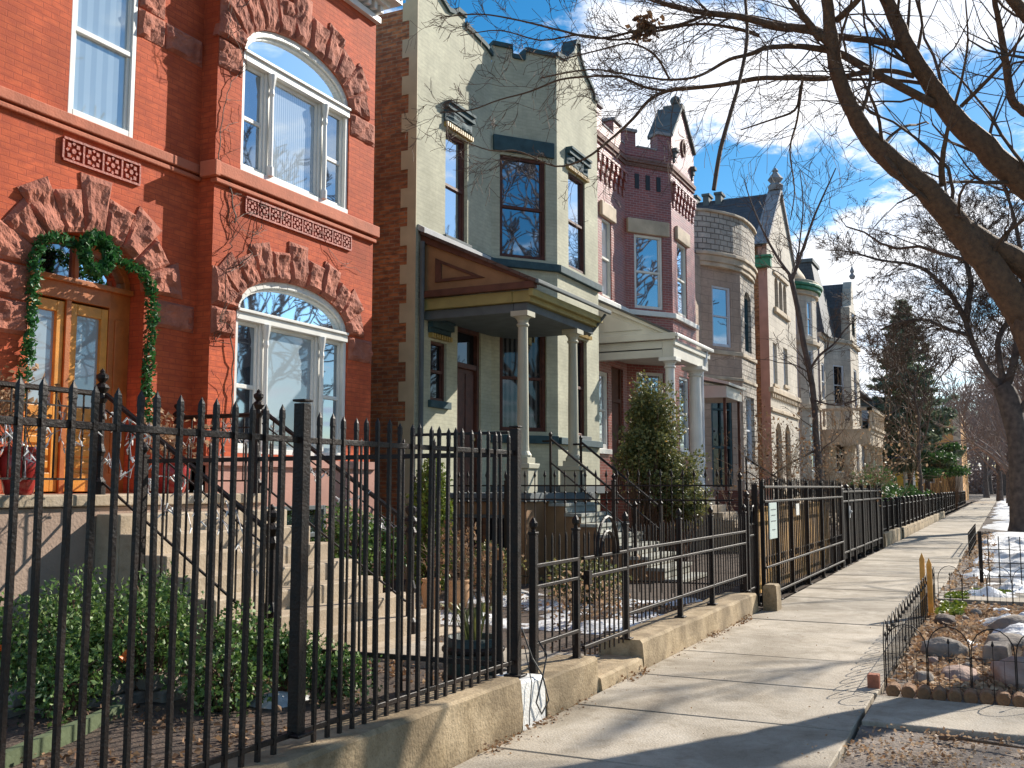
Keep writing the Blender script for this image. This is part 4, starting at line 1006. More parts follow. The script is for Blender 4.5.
r = MB(); r.wp(VF, [(-.1, 11.3), (3.0, 14.27), (3.0, 14.48), (-.3, 11.3)][::-1], -.45, .1); r.wp(VF, [(3.0, 14.27), (6.1, 11.3), (6.3, 11.3), (3.0, 14.48)], -.45, .1); r.build('gable_coping', 'stone_grey', H)
r = MB(); r.lathe((43.3, 8.35, 14.35), [(.30, 0), (.34, .2), (.2, .32), (.34, .5), (.18, .7), (.1, .8), (.14, .87), (.04, 1.0)], 8); r.build('finial', 'stone_grey', H)
r = MB(); r.box(39.98, 40.28, 8.0, 9.1, 10.35, 10.72); r.box(39.9, 40.3, 7.95, 9.1, 10.72, 10.82); r.build('gutter', 'copper_green', H, bevel=.02)
for a, b, c, d in ((.75, 1.55, 5.75, 7.45), (2.9, 3.8, 5.9, 7.5)): window(H, VF, a, b, c, d, 'paint_bluewhite', 'g_sky', .18, .07, sill='stone_cream')
for a in (1.4, 2.3, 3.2): window(H, VF, a, a + .75, 9.0, 10.3, 'trim_brown', 'g_dark', .2, .06)
for a in (.9, 2.8): window(H, VF, a, a + 1.2, 1.5, 4.2, 'trim_brown', 'g_dark', .22, .08)
t = MB(); t.wb(VF, 1.1, 4.2, 8.75, 8.95, -.05, .12); t.wb(VF, 1.1, 4.2, 10.35, 10.48, -.05, .08); t.wb(VF, -.05, 6.0, 5.35, 5.55, -.05, .15); dentils(t, VF, 0, 6, 5.15, 5.34, .35, .16, -.05, .10); t.wb(VF, 0, 6.0, 4.6, 4.75, -.05, .08)
t.build('string_course', 'stone_cream', H, bevel=.02)
e = MB()
for k in range(8): e.box(41.0, 43.0, 7.9 - .29 * k, 7.9 - .29 * k + .292, 0, 1.5 - .18 * k)
e.build('stairs', 'concrete_step', H)

# ================================================================== round bay house
H = thing('round_bay_house', (50, 9, 0), 'cream stone house whose round bay has a pale green copper cornice', 'house')
w = MB(); wall(w, Seg((46.35, 9), (46.9, 9)), 0, 10.6); wall(w, Seg((50.7, 9), (54.2, 9)), 0, 10.6)
rc = [(46.9, 9.0)] + [(48.8 - 1.9 * math.cos(t), 9.0 - 1.3 * math.sin(t)) for t in [math.pi * k / 10 for k in range(1, 10)]] + [(50.7, 9.0)]
hol = {2: 1, 3: 1, 5: 1, 6: 1, 8: 1}
for i in range(len(rc) - 1):
    sg = Seg(rc[i], rc[i + 1]); wn = i in (1, 3, 5, 7)
    wall(w, sg, 0, 10.5, [(.08, sg.L - .08, 8.6, 10.2), (.08, sg.L - .08, 5.7, 7.9), (.08, sg.L - .08, 2.3, 4.5)] if wn else [], .12)
w.build('wall', 'stone_pale', H)
for i in (1, 3, 5, 7):
    sg = Seg(rc[i], rc[i + 1])
    for a, b in ((8.6, 10.2), (5.7, 7.9), (2.3, 4.5)): window(H, sg, .08, sg.L - .08, a, b, 'paint_bluewhite', 'g_room', .08, .05)
def ring(off, z0, z1, q):
    q.prism([(48.8 - (1.9 + off) * math.cos(t), 9.0 - (1.3 + off) * math.sin(t)) for t in [math.pi * k / 14 for k in range(0, 15)]], z0, z1)
q = MB()
ring(.12, 8.2, 8.35, q); ring(.10, 5.2, 5.4, q); ring(.08, 1.7, 1.9, q); q.build('string_course', 'stone_cream', H)
q = MB(); ring(.12, 10.5, 10.72, q); ring(.2, 11.04, 11.2, q); q.build('cornice', 'stone_cream', H, bevel=.03)
q = MB(); ring(.24, 10.72, 10.90, q); ring(.32, 10.90, 11.04, q); q.build('gutter', 'copper_green', H, bevel=.03)
q = MB(); q.lathe((48.8, 9.6, 11.2), [(1.6, 0), (1.4, .5), (1.0, 1.1), (.5, 1.6), (.05, 1.8)], 14); q.build('dome', 'stone_cream', H, smooth=True)
body(H, 46.35, 54.2, 9, 20, 10.6, 'brick_brown', 10.4)
e = MB()
for k in range(8): e.box(46.6, 48.2, 8.7 - .29 * k, 8.7 - .29 * k + .292, 0, 1.5 - .18 * k)
e.build('stairs', 'concrete_step', H)

# ================================================================== mansard house
H = thing('mansard_stone_house', (58, 9, 0), 'stone house under a steep dark slate mansard, with a balcony over its columned porch', 'house')
H_man = H
A = Seg((56.4, 9), (58.6, 7.9)); F_ = Seg((58.6, 7.9), (62.4, 7.9)); Mn = Seg((54.3, 9), (56.4, 9)); Rr = Seg((62.4, 7.9), (63.2, 9))
w = MB(); wall(w, Mn, 0, 10, [(.5, 1.6, 6.5, 8.6), (.3, 1.8, 1.5, 4.3)]); wall(w, A, 0, 10, [(.7, 1.75, 6.3, 8.7), (.7, 1.75, 2.4, 4.6)]); wall(w, F_, 0, 10, [(1.2, 2.5, 6.3, 8.7), (1.2, 2.5, 2.4, 4.6)]); wall(w, Rr, 0, 10); w.build('wall', 'stone_pale', H)
for sg, a, b in ((A, .7, 1.75), (F_, 1.2, 2.5)):
    for z0, z1 in ((6.3, 8.7), (2.4, 4.6)): window(H, sg, a, b, z0, z1, 'paint_bluewhite', 'g_dark', .1, .1)
window(H, Mn, .5, 1.6, 6.5, 8.6, 'paint_bluewhite', 'g_dark', .1, .1); window(H, Mn, .3, 1.8, 1.5, 4.3, 'trim_brown', 'g_dark', .1, .15)
body(H, 54.3, 63.2, 9, 20, 10, 'stone_grey', 9.9)
t = MB(); t.wb(Mn, 0, 2.1, 10, 10.25, -.1, .15); t.wb(A, 0, 2.46, 10, 10.25, -.1, .15); t.wb(F_, 0, 3.8, 10, 10.25, -.1, .15); t.build('cornice', 'stone_cream', H, bevel=.02)
def frust(mb, x0, x1, y0, y1, z0, X0, X1, Y0, Y1, z1):
    mb.faces([(x0, y0, z0), (x1, y0, z0), (x1, y1, z0), (x0, y1, z0), (X0, Y0, z1), (X1, Y0, z1), (X1, Y1, z1), (X0, Y1, z1)], [(3,2,1,0),(4,5,6,7),(0,1,5,4),(1,2,6,5),(2,3,7,6),(3,0,4,7)])
r = MB(); frust(r, 54.3, 60, 8.7, 12, 10.2, 54.9, 57.2, 9.4, 11.2, 14.4); frust(r, 56.5, 63.2, 9.0, 14, 10.2, 57.8, 61.8, 9.8, 13, 14.0); rf = r.build('roof', 'slate_dark', H)
r = MB(); r.box(54.8, 57.3, 9.3, 11.3, 14.4, 14.6); r.box(55.9, 56.1, 10.2, 10.4, 14.6, 15.1); r.build('roof_cresting', 'trim_slate', rf)
r = MB(); DF = Seg((59.2, 7.95), (62.2, 7.95)); r.wp(DF, [(0, 10.2), (3.0, 10.2), (3.0, 12.4), (2.2, 12.6), (1.9, 13.9), (1.5, 14.2), (1.1, 13.7), (.8, 12.6), (0, 12.4)], -.5, 0); a = r.build('dormer', 'stone_pale', H)
r = MB(); r.wp(DF, [(0, 10.2), (3.0, 10.2), (3.0, 12.35), (2.15, 12.55), (1.5, 14.1), (.85, 12.55), (0, 12.35)], -3.0, -.51); r.build('dormer_roof', 'slate_dark', a)
r = MB(); r.wb(DF, .9, 2.1, 10.8, 12.2, -.05, .02); r.build('pane', 'g_dark', a)
r = MB(); r.lathe((60.7, 7.9, 14.35), [(.12, 0), (.2, .2), (.08, .35), (.14, .5), (.03, .8)], 8); r.build('finial', 'stone_grey', H)
e = MB(); e.box(54.0, 60.6, 6.4, 8.98, 4.5, 4.75); e.box(53.9, 60.7, 6.3, 6.5, 4.75, 4.9); e.box(53.9, 60.7, 6.3, 6.55, 5.75, 5.9); e.box(53.9, 54.15, 6.3, 8.98, 5.75, 5.9); e.box(54.0, 60.6, 6.45, 6.7, 3.9, 4.5); e.box(54.0, 54.25, 6.7, 8.98, 3.9, 4.5)
n = 14
for i in range(n): e.lathe((54.2 + i * .48, 6.42, 4.9), [(.06, 0), (.10, .25), (.05, .5), (.09, .7), (.06, .85)], 6)
for i in range(5): e.lathe((54.02, 6.9 + i * .48, 4.9), [(.06, 0), (.10, .25), (.05, .5), (.09, .7), (.06, .85)], 6)
e.build('balcony', 'stone_cream', H)
for x, y in ((54.3, 6.65), (56.3, 6.65), (58.3, 6.65), (60.3, 6.65), (54.25, 7.7), (54.25, 8.7)): column(H, x, y, 1.6, 3.9, .17, 'stone_cream', n=10)
e = MB(); e.box(54.0, 60.6, 6.35, 8.98, 0, 1.5); e.box(54.0, 60.6, 6.35, 6.5, 2.1, 2.25)
for i in range(13): e.lathe((54.3 + i * .5, 6.42, 1.5), [(.06, 0), (.10, .2), (.05, .4), (.08, .6)], 6)
for k in range(8): e.box(56.6, 58.2, 6.06 - .29 * k, 6.06 - .29 * k + .292, 0, 1.5 - .18 * k)
e.build('porch_base', 'stone_cream', H)
e = MB()
for x in (56.3, 58.3): e.faces([(x, 6.3, 1.6), (x + .3, 6.3, 1.6), (x + .3, 3.8, .2), (x, 3.8, .2), (x, 6.3, 1.9), (x + .3, 6.3, 1.9), (x + .3, 3.8, .5), (x, 3.8, .5)], [(3,2,1,0),(4,5,6,7),(0,1,5,4),(1,2,6,5),(2,3,7,6),(3,0,4,7)])
e.build('stair_cheek', 'trim_olive', H)

# ================================================================== farther houses
H = thing('low_brick_house', (70, 9, 0), 'low red brick house with grey white bay and blue porch roof', 'house')
H_low = H
A = Seg((67.4, 9), (69.4, 7.9)); F_ = Seg((69.4, 7.9), (72.8, 7.9)); Mn = Seg((64.2, 9), (67.4, 9))
w = MB(); wall(w, Mn, 0, 7.2, [(.8, 1.9, 4.4, 6.2)]); wall(w, F_, 0, 7.2, [(.8, 2.2, 4.2, 6.3)]); wall(w, Seg((72.8, 7.9), (74, 9)), 0, 7.2); w.build('wall', 'brick_dark', H)
w = MB(); wall(w, A, 0, 7.2, [(.6, 1.6, 4.2, 6.3), (.6, 1.6, 1.7, 3.6)]); w.build('bay_wall', 'paint_bluewhite', H)
for z0, z1 in ((4.2, 6.3), (1.7, 3.6)): window(H, A, .6, 1.6, z0, z1, 'paint_bluewhite', 'g_sky', .1, .1)
window(H, F_, .8, 2.2, 4.2, 6.3, 'paint_white', 'g_room', .1, .12); window(H, Mn, .8, 1.9, 4.4, 6.2, 'paint_white', 'g_room', .1, .12)
body(H, 64.2, 74, 9, 20, 7.2, 'brick_dark')
t = MB(); t.wb(Mn, 0, 3.2, 7.2, 7.55, -.1, .3); t.wb(A, 0, 2.28, 7.2, 7.55, -.1, .3); t.wb(F_, 0, 3.4, 7.2, 7.55, -.1, .3); t.build('cornice', 'trim_slate', H)
r = MB(); frust(r, 64.0, 74.2, 8.0, 20, 7.56, 64.6, 72.0, 10.5, 18, 9.9); rf = r.build('roof', 'shingle', H)
e = MB(); frust(e, 69.6, 75.0, 5.9, 8.9, 3.6, 69.9, 74.7, 7.6, 8.95, 4.2); e.build('porch_roof', 'awning_blue', H)
for x in (69.9, 74.6): column(H, x, 6.2, 1.2, 3.6, .14, 'paint_white', n=8)
e = MB(); e.box(69.6, 75, 5.9, 8.9, 0, 1.2)
for k in range(6): e.box(66.5, 68.5, 6.6 - .3 * k, 6.6 - .3 * k + .302, 0, 1.2 - .18 * k)
e.build('porch_floor', 'stone_cream', H)
H_low.location.x += 5.5; H_man.location.x += 3.6
H = thing('white_porch_house', (80, 9, 0), 'shaded grey house with white porch posts half hidden by the spruce', 'house')
w = MB(); S1 = Seg((81, 9), (91, 9)); wall(w, S1, 0, 7.5, [(1, 2.2, 4.3, 6.3), (4, 5.2, 4.3, 6.3), (7, 8.2, 4.3, 6.3), (1, 2.2, 1.5, 3.4), (6, 8.2, 1.5, 3.4)]); w.build('wall', 'brick_dark', H)
for a, b, c, d in ((1, 2.2, 4.3, 6.3), (4, 5.2, 4.3, 6.3), (7, 8.2, 4.3, 6.3), (1, 2.2, 1.5, 3.4), (6, 8.2, 1.5, 3.4)): window(H, S1, a, b, c, d, 'paint_white', 'g_room', .1, .12)
body(H, 81, 91, 9, 20, 7.5, 'brick_dark')
e = MB(); e.box(82, 89, 6.5, 8.98, 3.5, 3.9); e.box(82, 89, 6.5, 8.98, 0, 1.2); e.build('porch_roof', 'paint_white', H)
for x in (82.2, 84.4, 86.6, 88.8): column(H, x, 6.7, 1.2, 3.5, .15, 'paint_white', n=8)
H = thing('yellow_porch_house', (90, 9, 0), 'house front with mustard yellow porch panels beyond the blue porch roof', 'house')
w = MB(); S1 = Seg((93, 8.5), (103, 8.5)); wall(w, S1, 0, 7.0, [(1, 2.2, 4.0, 6.0), (5, 6.2, 4.0, 6.0)]); w.build('wall', 'brick_orange', H)
for a in (1, 5): window(H, S1, a, a + 1.2, 4.0, 6.0, 'paint_white', 'g_room', .1, .12)
body(H, 93, 103, 8.5, 20, 7.0, 'brick_orange')
e = MB(); e.box(93, 97, 6.6, 8.48, 0, 3.6); e.box(92.8, 97.2, 6.4, 8.48, 3.6, 3.9); e.build('porch', 'yellow_paint', H)
H = thing('orange_brick_building', (118, 6, 0), 'orange brick apartment building closing the row at the end of the block', 'building')
OS = Seg((112, 22), (112, 3.9)); OF = Seg((112, 3.9), (132, 3.9))
hs = []
for z in (2.0, 5.2): hs += [(18.1 - 16.6 + k * 2.6, 18.1 - 16.6 + k * 2.6 + 1.1, z, z + 1.7) for k in range(6)]
w = MB(); wall(w, OS, 0, 8.8, hs, .2); wall(w, OF, 0, 8.8, [(2 + k * 3, 3.3 + k * 3, z, z + 1.7) for k in range(6) for z in (2.0, 5.2)], .2); wall(w, Seg((132, 3.9), (132, 22)), 0, 8.8); w.build('wall', 'brick_orange', H)
for a, b, c, d in hs: window(H, OS, a, b, c, d, 'paint_cream', 'g_dark', .15, .12)
for k in range(6):
    for z in (2.0, 5.2): window(H, OF, 2 + k * 3, 3.3 + k * 3, z, z + 1.7, 'paint_cream', 'g_room', .15, .12)
r = MB(); r.box(111.8, 132.2, 3.7, 22.2, 8.8, 9.2); r.build('roof', 'stone_cream', H)
r = MB(); r.box(111.9, 112.0, 3.9, 22, 3.9, 4.2); r.box(111.88, 112.0, 3.8, 4.5, 0, 8.8); r.build('string_course', 'stone_cream', H)
# bench on the purple house's porch
m = MB()
for k in range(5): m.box(23.62, 23.66, 7.5, 8.6, 2.05 + k * .14, 2.13 + k * .14)
m.build('backrest', 'trim_brown', T_bench)
m = MB(); m.box(23.66, 24.15, 7.5, 8.6, 1.93, 1.98); m.build('seat', 'trim_brown', T_bench)
for x in (23.64, 24.1):
    for y in (7.54, 8.56): m = MB(); m.sq(x, y, 1.5, 1.93 if x > 24 else 2.75, .05); m.build('leg', 'trim_brown', T_bench)

# ------------------------------------------------------------------ kerb walls and step along the walk
def kerbwall(x0, x1, y0, y1, z0, z1a, z1b, label, m='concrete_old', seed=0):
    q = MB(); n = max(2, int((x1 - x0) / .12)); rg = random.Random(seed); base = 0
    for i in range(n + 1):
        x = x0 + (x1 - x0) * i / n; zt = z1a + (z1b - z1a) * i / n
        j = lambda a=.008: noise.noise(Vector((x * 2.2, seed * 3., a * 900))) * a * 1.6
        for (y, z) in ((y0, z0), (y0 + j(), z0 + (zt - z0) * .5), (y0 + .012 + j(.01), zt - .02 + j(.012)), (y0 + .035, zt + j(.006)), (y1 - .03, zt + j(.011)), (y1, zt - .03), (y1, z0)): q.v.append((x, y, z))
    for i in range(n):
        for k in range(6): a = i * 7 + k; q.f.append((a, a + 7, a + 8, a + 1)); q.mi.append(0)
    q.f.append(tuple(range(7))); q.mi.append(0); q.f.append(tuple(n * 7 + k for k in range(6, -1, -1))); q.mi.append(0)
    return tag(q.build('kerb_wall', m), label, 'kerb')
kerbwall(-4, 6.24, 2.95, 3.30, -.1, .46, .33, 'long low concrete kerb wall carrying the tall iron fence in the foreground', seed=1)
kerbwall(6.25, 6.63, 2.955, 3.30, -.1, .30, .29, 'white painted block in the concrete kerb below the end of the tall fence', 'paint_white_block', 2)
kerbwall(6.64, 7.65, 2.95, 3.34, -.1, .26, .26, 'short tan concrete kerb wall between the white block and the gate', seed=3)
kerbwall(7.66, 8.68, 2.93, 3.32, -.1, .11, .11, 'low concrete step in the gateway between two kerb walls', seed=4)
kerbwall(8.70, 13.3, 2.93, 3.36, -.1, .25, .24, 'cracked tan concrete kerb wall beneath the low iron fence past the gate', seed=5)
kerbwall(13.45, 13.75, 2.72, 2.90, -.02, .34, .33, 'small upright concrete block standing by the dark narrow gate', seed=6)
kerbwall(29.4, 34.2, 2.98, 3.3, -.1, .34, .34, 'pale kerb wall with dry plants just past the solid black fence', seed=7)
kerbwall(35.0, 60, 3.0, 3.3, -.1, .3, .3, 'far low kerb wall in front of the gabled stone house gardens', seed=8)

# ------------------------------------------------------------------ iron fences
def picket(mb, x, y, z0, z1, w, tip=.07):
    mb.sq(x, y, z0, z1 - tip, w)
    h = w / 2
    mb.faces([(x - h * 1.15, y - h * 1.15, z1 - tip), (x + h * 1.15, y - h * 1.15, z1 - tip), (x + h * 1.15, y + h * 1.15, z1 - tip), (x - h * 1.15, y + h * 1.15, z1 - tip),
              (x - h, y - h, z1 - tip * .45), (x + h, y - h, z1 - tip * .45), (x + h, y + h, z1 - tip * .45), (x - h, y + h, z1 - tip * .45), (x, y, z1)],
             [(0, 1, 5, 4), (1, 2, 6, 5), (2, 3, 7, 6), (3, 0, 4, 7), (4, 5, 8), (5, 6, 8), (6, 7, 8), (7, 4, 8)])
def fpost(x, y, z0, z1, w, parent, ball=True, m='iron'):
    q = MB(); q.sq(x, y, z0, z1 - (.11 if ball else .02), w); q.sq(x, y, z1 - (.125 if ball else .012), z1 - (.105 if ball else 0), w * 1.18); q.sq(x, y, z0, z0 + .015, w * 2)
    if ball: q.lathe((x, y, z1 - .105), [(w * .35, 0), (w * .3, .02), (w * .62, .04), (w * .62, .065), (w * .3, .09), (w * .1, .105)], 8)
    return q.build('post', m, parent, bevel=.003, seg=1)
def rail(p, q, w, h, parent, m='iron'):
    A, B = Vector(p), Vector(q); d = (B - A).normalized(); n = Vector((-d.y, d.x, 0)).normalized() * w / 2; v = Vector((0, 0, h / 2))
    r = MB(); r.faces([A - n - v, B - n - v, B + n - v, A + n - v, A - n + v, B - n + v, B + n + v, A + n + v], [(3,2,1,0),(4,5,6,7),(0,1,5,4),(1,2,6,5),(2,3,7,6),(3,0,4,7)])
    return r.build('rail', m, parent, bevel=.003, seg=1)
def pickets(parent, pts, zb, zt, w, tip=.07, m='iron', single=True):
    """each bar is a part: one mesh, copied"""
    rb = random.Random(len(pts))
    if single:
        b = Vector(parent.location); q = MB(); picket(q, b.x, b.y, zb, zt, w, tip); o = q.build('picket', m, parent)
        for i, (x, y) in enumerate(pts):
            c = o if i == 0 else o.copy()
            if i: COL.objects.link(c); c.parent = parent
            c.location = (x - b.x + rb.uniform(-.003, .003), y - b.y, rb.uniform(-.009, .009)); c.rotation_euler = (rb.uniform(-.006, .006), rb.uniform(-.009, .009), rb.uniform(-.12, .12))
    else:
        q = MB()
        for x, y in pts: picket(q, x, y, zb, zt, w, tip)
        q.build('pickets', m, parent)

FY = 3.1
T = thing('iron_fence', (4.0, FY, .3), 'tall black spear topped iron fence in the foreground, left of its square post', 'fence')
fpost(4.02, FY, .42, 2.03, .062, T, False); fpost(-.6, FY, .4, 2.03, .062, T, False)
rail((-.6, FY, 1.83), (4.0, FY, 1.83), .014, .030, T); rail((-.6, FY, .46), (4.0, FY, .43), .014, .028, T)
pickets(T, [(2.42 + .1105 * k, FY) for k in range(-22, 14)], .36, 1.99, .0205)
T = thing('iron_fence', (6.4, FY, .3), 'tall black spear topped iron fence between its square post and the white block', 'fence')
fpost(6.44, FY, .30, 2.03, .062, T, False)
rail((4.05, FY, 1.83), (6.41, FY, 1.84), .014, .030, T); rail((4.05, FY, .43), (6.41, FY, .40), .014, .028, T)
pickets(T, [(4.16 + .1085 * k, FY) for k in range(0, 21)], .34, 1.975, .0195)
T = thing('iron_fence', (6.45, 4.6, .1), 'tall black iron fence running from the end post back towards the red house', 'fence')
rail((6.45, 3.16, 1.83), (6.45, 6.6, 1.82), .03, .035, T); rail((6.45, 3.16, .37), (6.45, 6.6, .33), .03, .035, T); rail((6.45, 3.16, 1.985), (6.45, 3.95, 1.985), .03, .02, T)
fpost(6.45, 6.65, .1, 1.98, .06, T)
pickets(T, [(6.45, 3.28 + .125 * k) for k in range(0, 27)], .12, 1.97, .015)
T = thing('iron_post', (6.56, 3.2, .28), 'short black post with a rusty orange cap beside the tall end post', 'post')
q = MB(); q.sq(6.57, 3.3, .25, 1.08, .05); q.build('post', 'iron', T); q = MB(); q.lathe((6.57, 3.3, 1.08), [(.035, 0), (.045, .03), (.03, .07), (.01, .08)], 8); q.build('cap', 'rust', T)
def short_fence(x0, x1, label, posts, pitch=.118, ball=True, top=1.38):
    T = thing('iron_fence', ((x0 + x1) / 2, FY, .25), label, 'fence')
    for p in posts: fpost(p, FY, .25, top, .052, T)
    for z, h in ((1.03, .028), (.88, .025), (.47, .028)): rail((x0, FY - .012, z), (x1, FY - .012, z - (.01 if x1 > 9 else 0)), .03, h, T)
    n = int((x1 - x0) / pitch)
    pickets(T, [(x0 + (i + .5) * (x1 - x0) / n, FY) for i in range(n)], .36, 1.26, .0125, .09)
    return T
short_fence(6.74, 7.55, 'short black iron fence panel with two ball topped posts left of the gate', (6.74, 7.55))
T = short_fence(8.74, 13.35, 'low black iron fence on the cracked kerb wall right of the gate', (8.72, 10.40, 11.68, 13.35))
T = thing('iron_gate', (7.62, FY, .2), 'black iron garden gate with two curved hoops above the concrete step', 'gate')
rail((7.62, FY - .03, .88), (8.64, FY - .03, .88), .03, .028, T); rail((7.62, FY - .03, 1.03), (8.64, FY - .03, 1.03), .03, .025, T); rail((7.62, FY - .03, .33), (8.64, FY - .03, .33), .03, .03, T)
pickets(T, [(7.68 + .113 * k, FY - .02) for k in range(9)], .24, 1.25, .0125, .09)
q = MB()
for r in (.26, .17): q.tube([(8.14 + r * math.cos(math.pi * k / 10), FY - .05, 1.03 + (.32 if r > .2 else .2) * math.sin(math.pi * k / 10)) for k in range(11)], .014, 5)
q.build('hoop', 'iron', T)
q = MB(); q.box(7.66, 7.72, FY - .07, FY - .03, .82, .93); q.build('latch', 'iron', T)
# lot line fence between sage and purple houses
T = thing('iron_fence', (13.6, 5.5, .1), 'slender black garden fence with knuckled spears behind the sage house steps', 'fence')
for z in (1.62, 1.42, .3): rail((13.6, 3.3, z), (13.6, 8.3, z), .02, .022, T)
for y in (3.2, 5.0, 6.7, 8.3): fpost(13.6, y, .1, 1.8, .05, T)
q = MB()
for i in range(31):
    y = 3.35 + i * .16; q.sq(13.6, y, .15, 1.75, .012); q.lathe((13.6, y, 1.36), [(.009, 0), (.022, .02), (.009, .05)], 6); q.lathe((13.6, y, 1.74), [(.012, 0), (.022, .03), (.002, .11)], 6); q.lathe((13.6, y, 1.5), [(.009, 0), (.02, .02), (.009, .04)], 6)
q.build('pickets', 'iron', T)
# narrow gate
T = thing('iron_gate', (13.75, FY, .1), 'narrow black scrolled iron gate between the low fence and the screened fence', 'gate')
fpost(13.52, FY, .05, 1.55, .06, T); fpost(14.0, FY, .02, 1.66, .07, T, False)
pickets(T, [(13.6 + .075 * k, FY) for k in range(5)], .12, 1.35, .018)
rail((13.55, FY, 1.1), (13.97, FY, 1.1), .025, .025, T); rail((13.55, FY, .25), (13.97, FY, .25), .025, .025, T); rail((13.55, FY, .95), (13.97, FY, .95), .025, .025, T)
q = MB(); q.tube([(13.76 + .13 * math.cos(math.pi * k / 8), FY - .03, 1.1 + .25 * math.sin(math.pi * k / 8)) for k in range(9)], .013, 5); q.build('hoop', 'iron', T)
# screened fence
T = thing('iron_fence', (17.8, 3.02, 0), 'tall black iron fence with scroll band on top and wooden boards behind it', 'fence')
xs = [14.1, 15.1, 16.2, 17.6, 19.1, 20.55, 21.5]
for x in xs: fpost(x, 3.02, -.02, 1.70, .055, T, False)
for z, h in ((1.60, .03), (1.40, .03), (.50, .03), (.12, .03)): rail((14.1, 2.99, z), (21.5, 2.99, z), .03, h, T)
pickets(T, [(14.1 + .16 * k, 3.03) for k in range(1, 46)], .05, 1.74, .015, .06)
q = MB()
for i in range(40):
    x = 14.2 + i * .183
    q.tube([(x + .035 * math.cos(a) * (1 - t * .4), 3.0, 1.5 + .07 * math.sin(a)) for t, a in [(k / 9, k * .9) for k in range(10)]], .006, 3, cap=False)
    q.tube([(x + .03 * math.cos(a), 3.0, .60 + .05 * math.sin(a)) for a in [k * .8 for k in range(9)]], .005, 3, cap=False)
q.build('scroll_band', 'iron', T)
T = thing('board_screen', (18, 3.3, 0), 'golden brown board screen standing close behind the scrolled iron fence', 'screen')
q = MB(); rg = random.Random(2); x = 14.5
while x < 21.3: q.box(x, x + .13, 3.22, 3.245, .05, 1.30 + rg.uniform(-.03, .03)); x += .137
q.build('boards', 'wood_board', T)
T = thing('notice_sign', (14.45, 2.96, 1.1), 'pale green notice plate fixed to the iron fence near its narrow gate', 'sign')
q = MB(); q.box(14.22, 14.72, 2.945, 2.96, .88, 1.38); q.build('plate', 'sign_plate', T, bevel=.004)
q = MB()
for z, w in ((1.28, .34), (1.20, .26), (1.12, .32), (1.0, .2)): q.box(14.47 - w / 2, 14.47 + w / 2, 2.941, 2.9445, z, z + .012)
q.build('printed_lines', 'trim_slate', T)
q = MB(); q.box(16.25, 16.5, 2.95, 2.96, 1.16, 1.34); tag(q.build('small_tag', 'paint_white'), 'small white tag hanging on a post of the scrolled iron fence', 'sign')
T = thing('iron_fence', (25.5, 3.05, 0), 'solid black iron fence of close bars past the scrolled fence', 'fence')
for x in (21.75, 22.6, 23.6, 25.1, 26.6, 28.0, 29.0): fpost(x, 3.05, -.02, 1.66, .09, T, x < 23)
for z in (1.5, .25, 1.3): rail((21.75, 3.03, z), (29.0, 3.03, z), .035, .035, T)
pickets(T, [(21.8 + .08 * k, 3.06) for k in range(1, 90)], .1, 1.58, .03, .05)
q = MB(); q.lathe((22.6, 2.98, 1.05), [(.03, 0), (.05, .03), (.03, .06)], 8); q.box(22.5, 22.62, 2.98, 3.0, .95, 1.2); q.build('lock', 'metal_grey', T)
k = 0
for x0, x1, lb in ((29.6, 34.2, 'low black fence with stout posts over the pale kerb wall with dry plants'), (35, 45, 'far low black fence in front of the gabled stone house'), (46, 62, 'distant dark fence in front of the round bay house'), (64, 95, 'most distant dark fence before the orange brick building')):
    T = thing('iron_fence', ((x0 + x1) / 2, 3.1, .1), lb, 'fence'); st = 1.5 if x0 < 40 else 2.5
    n = int((x1 - x0) / st)
    for i in range(n + 1): fpost(x0 + (x1 - x0) * i / n, 3.12, .2, 1.3, .13, T)
    for z in (1.05, .42): rail((x0, 3.12, z), (x1, 3.12, z), .03, .03, T)
    m_ = int((x1 - x0) / .14); pickets(T, [(x0 + (i + .5) * (x1 - x0) / m_, 3.13) for i in range(m_)], .3, 1.2, .02, .06, single=False)

# ------------------------------------------------------------------ wire edging round the parkway bed
def arch_fence(p, q, n, h, name_label, wire=.0048):
    A, B = Vector(p), Vector(q); T = thing('wire_fence', tuple(A), name_label, 'fence')
    w = (B - A) / n
    for i in range(n):
        a = A + w * i; b = a + w * .97; m = MB()
        pts = [a, a + Vector((0, 0, h * .66))] + [a + (b - a) * (.5 - .5 * math.cos(math.pi * t / 8)) + Vector((0, 0, h * .66 + h * .34 * math.sin(math.pi * t / 8))) for t in range(1, 8)] + [b + Vector((0, 0, h * .66)), b]
        m.tube(pts, wire, 5)
        c = (a + b) / 2; m.tube([c, c + Vector((0, 0, h * .74))], wire * .7, 4); m.lathe(c + Vector((0, 0, h * .74)), [(.004, 0), (.013, .012), (.003, .045)], 5)
        for t in (.25, .75): e = a.lerp(b, t); m.tube([e, e + Vector((0, 0, h * .55))], wire * .45, 3)
        m.tube([a + Vector((0, 0, h * .55)), b + Vector((0, 0, h * .55))], wire * .6, 4); m.tube([a + Vector((0, 0, h * .12)), b + Vector((0, 0, h * .12))], wire * .6, 4)
        m.build('hoop_panel', 'iron', T)
    return T
arch_fence((8.75, .92, -.01), (8.75, -1.9, -.01), 9, .52, 'hooped black wire edging fence across the near end of the leaf covered bed')
arch_fence((8.8, .94, -.01), (15.4, .94, -.01), 20, .52, 'hooped black wire edging fence along the sidewalk side of the bed')
arch_fence((15.45, .90, -.01), (15.45, -1.9, -.01), 9, .52, 'hooped black wire edging fence across the far end of the bed')
T = thing('wire_fence', (18.9, .4, 0), 'small black square grid fence standing in the snow past the bed', 'fence')
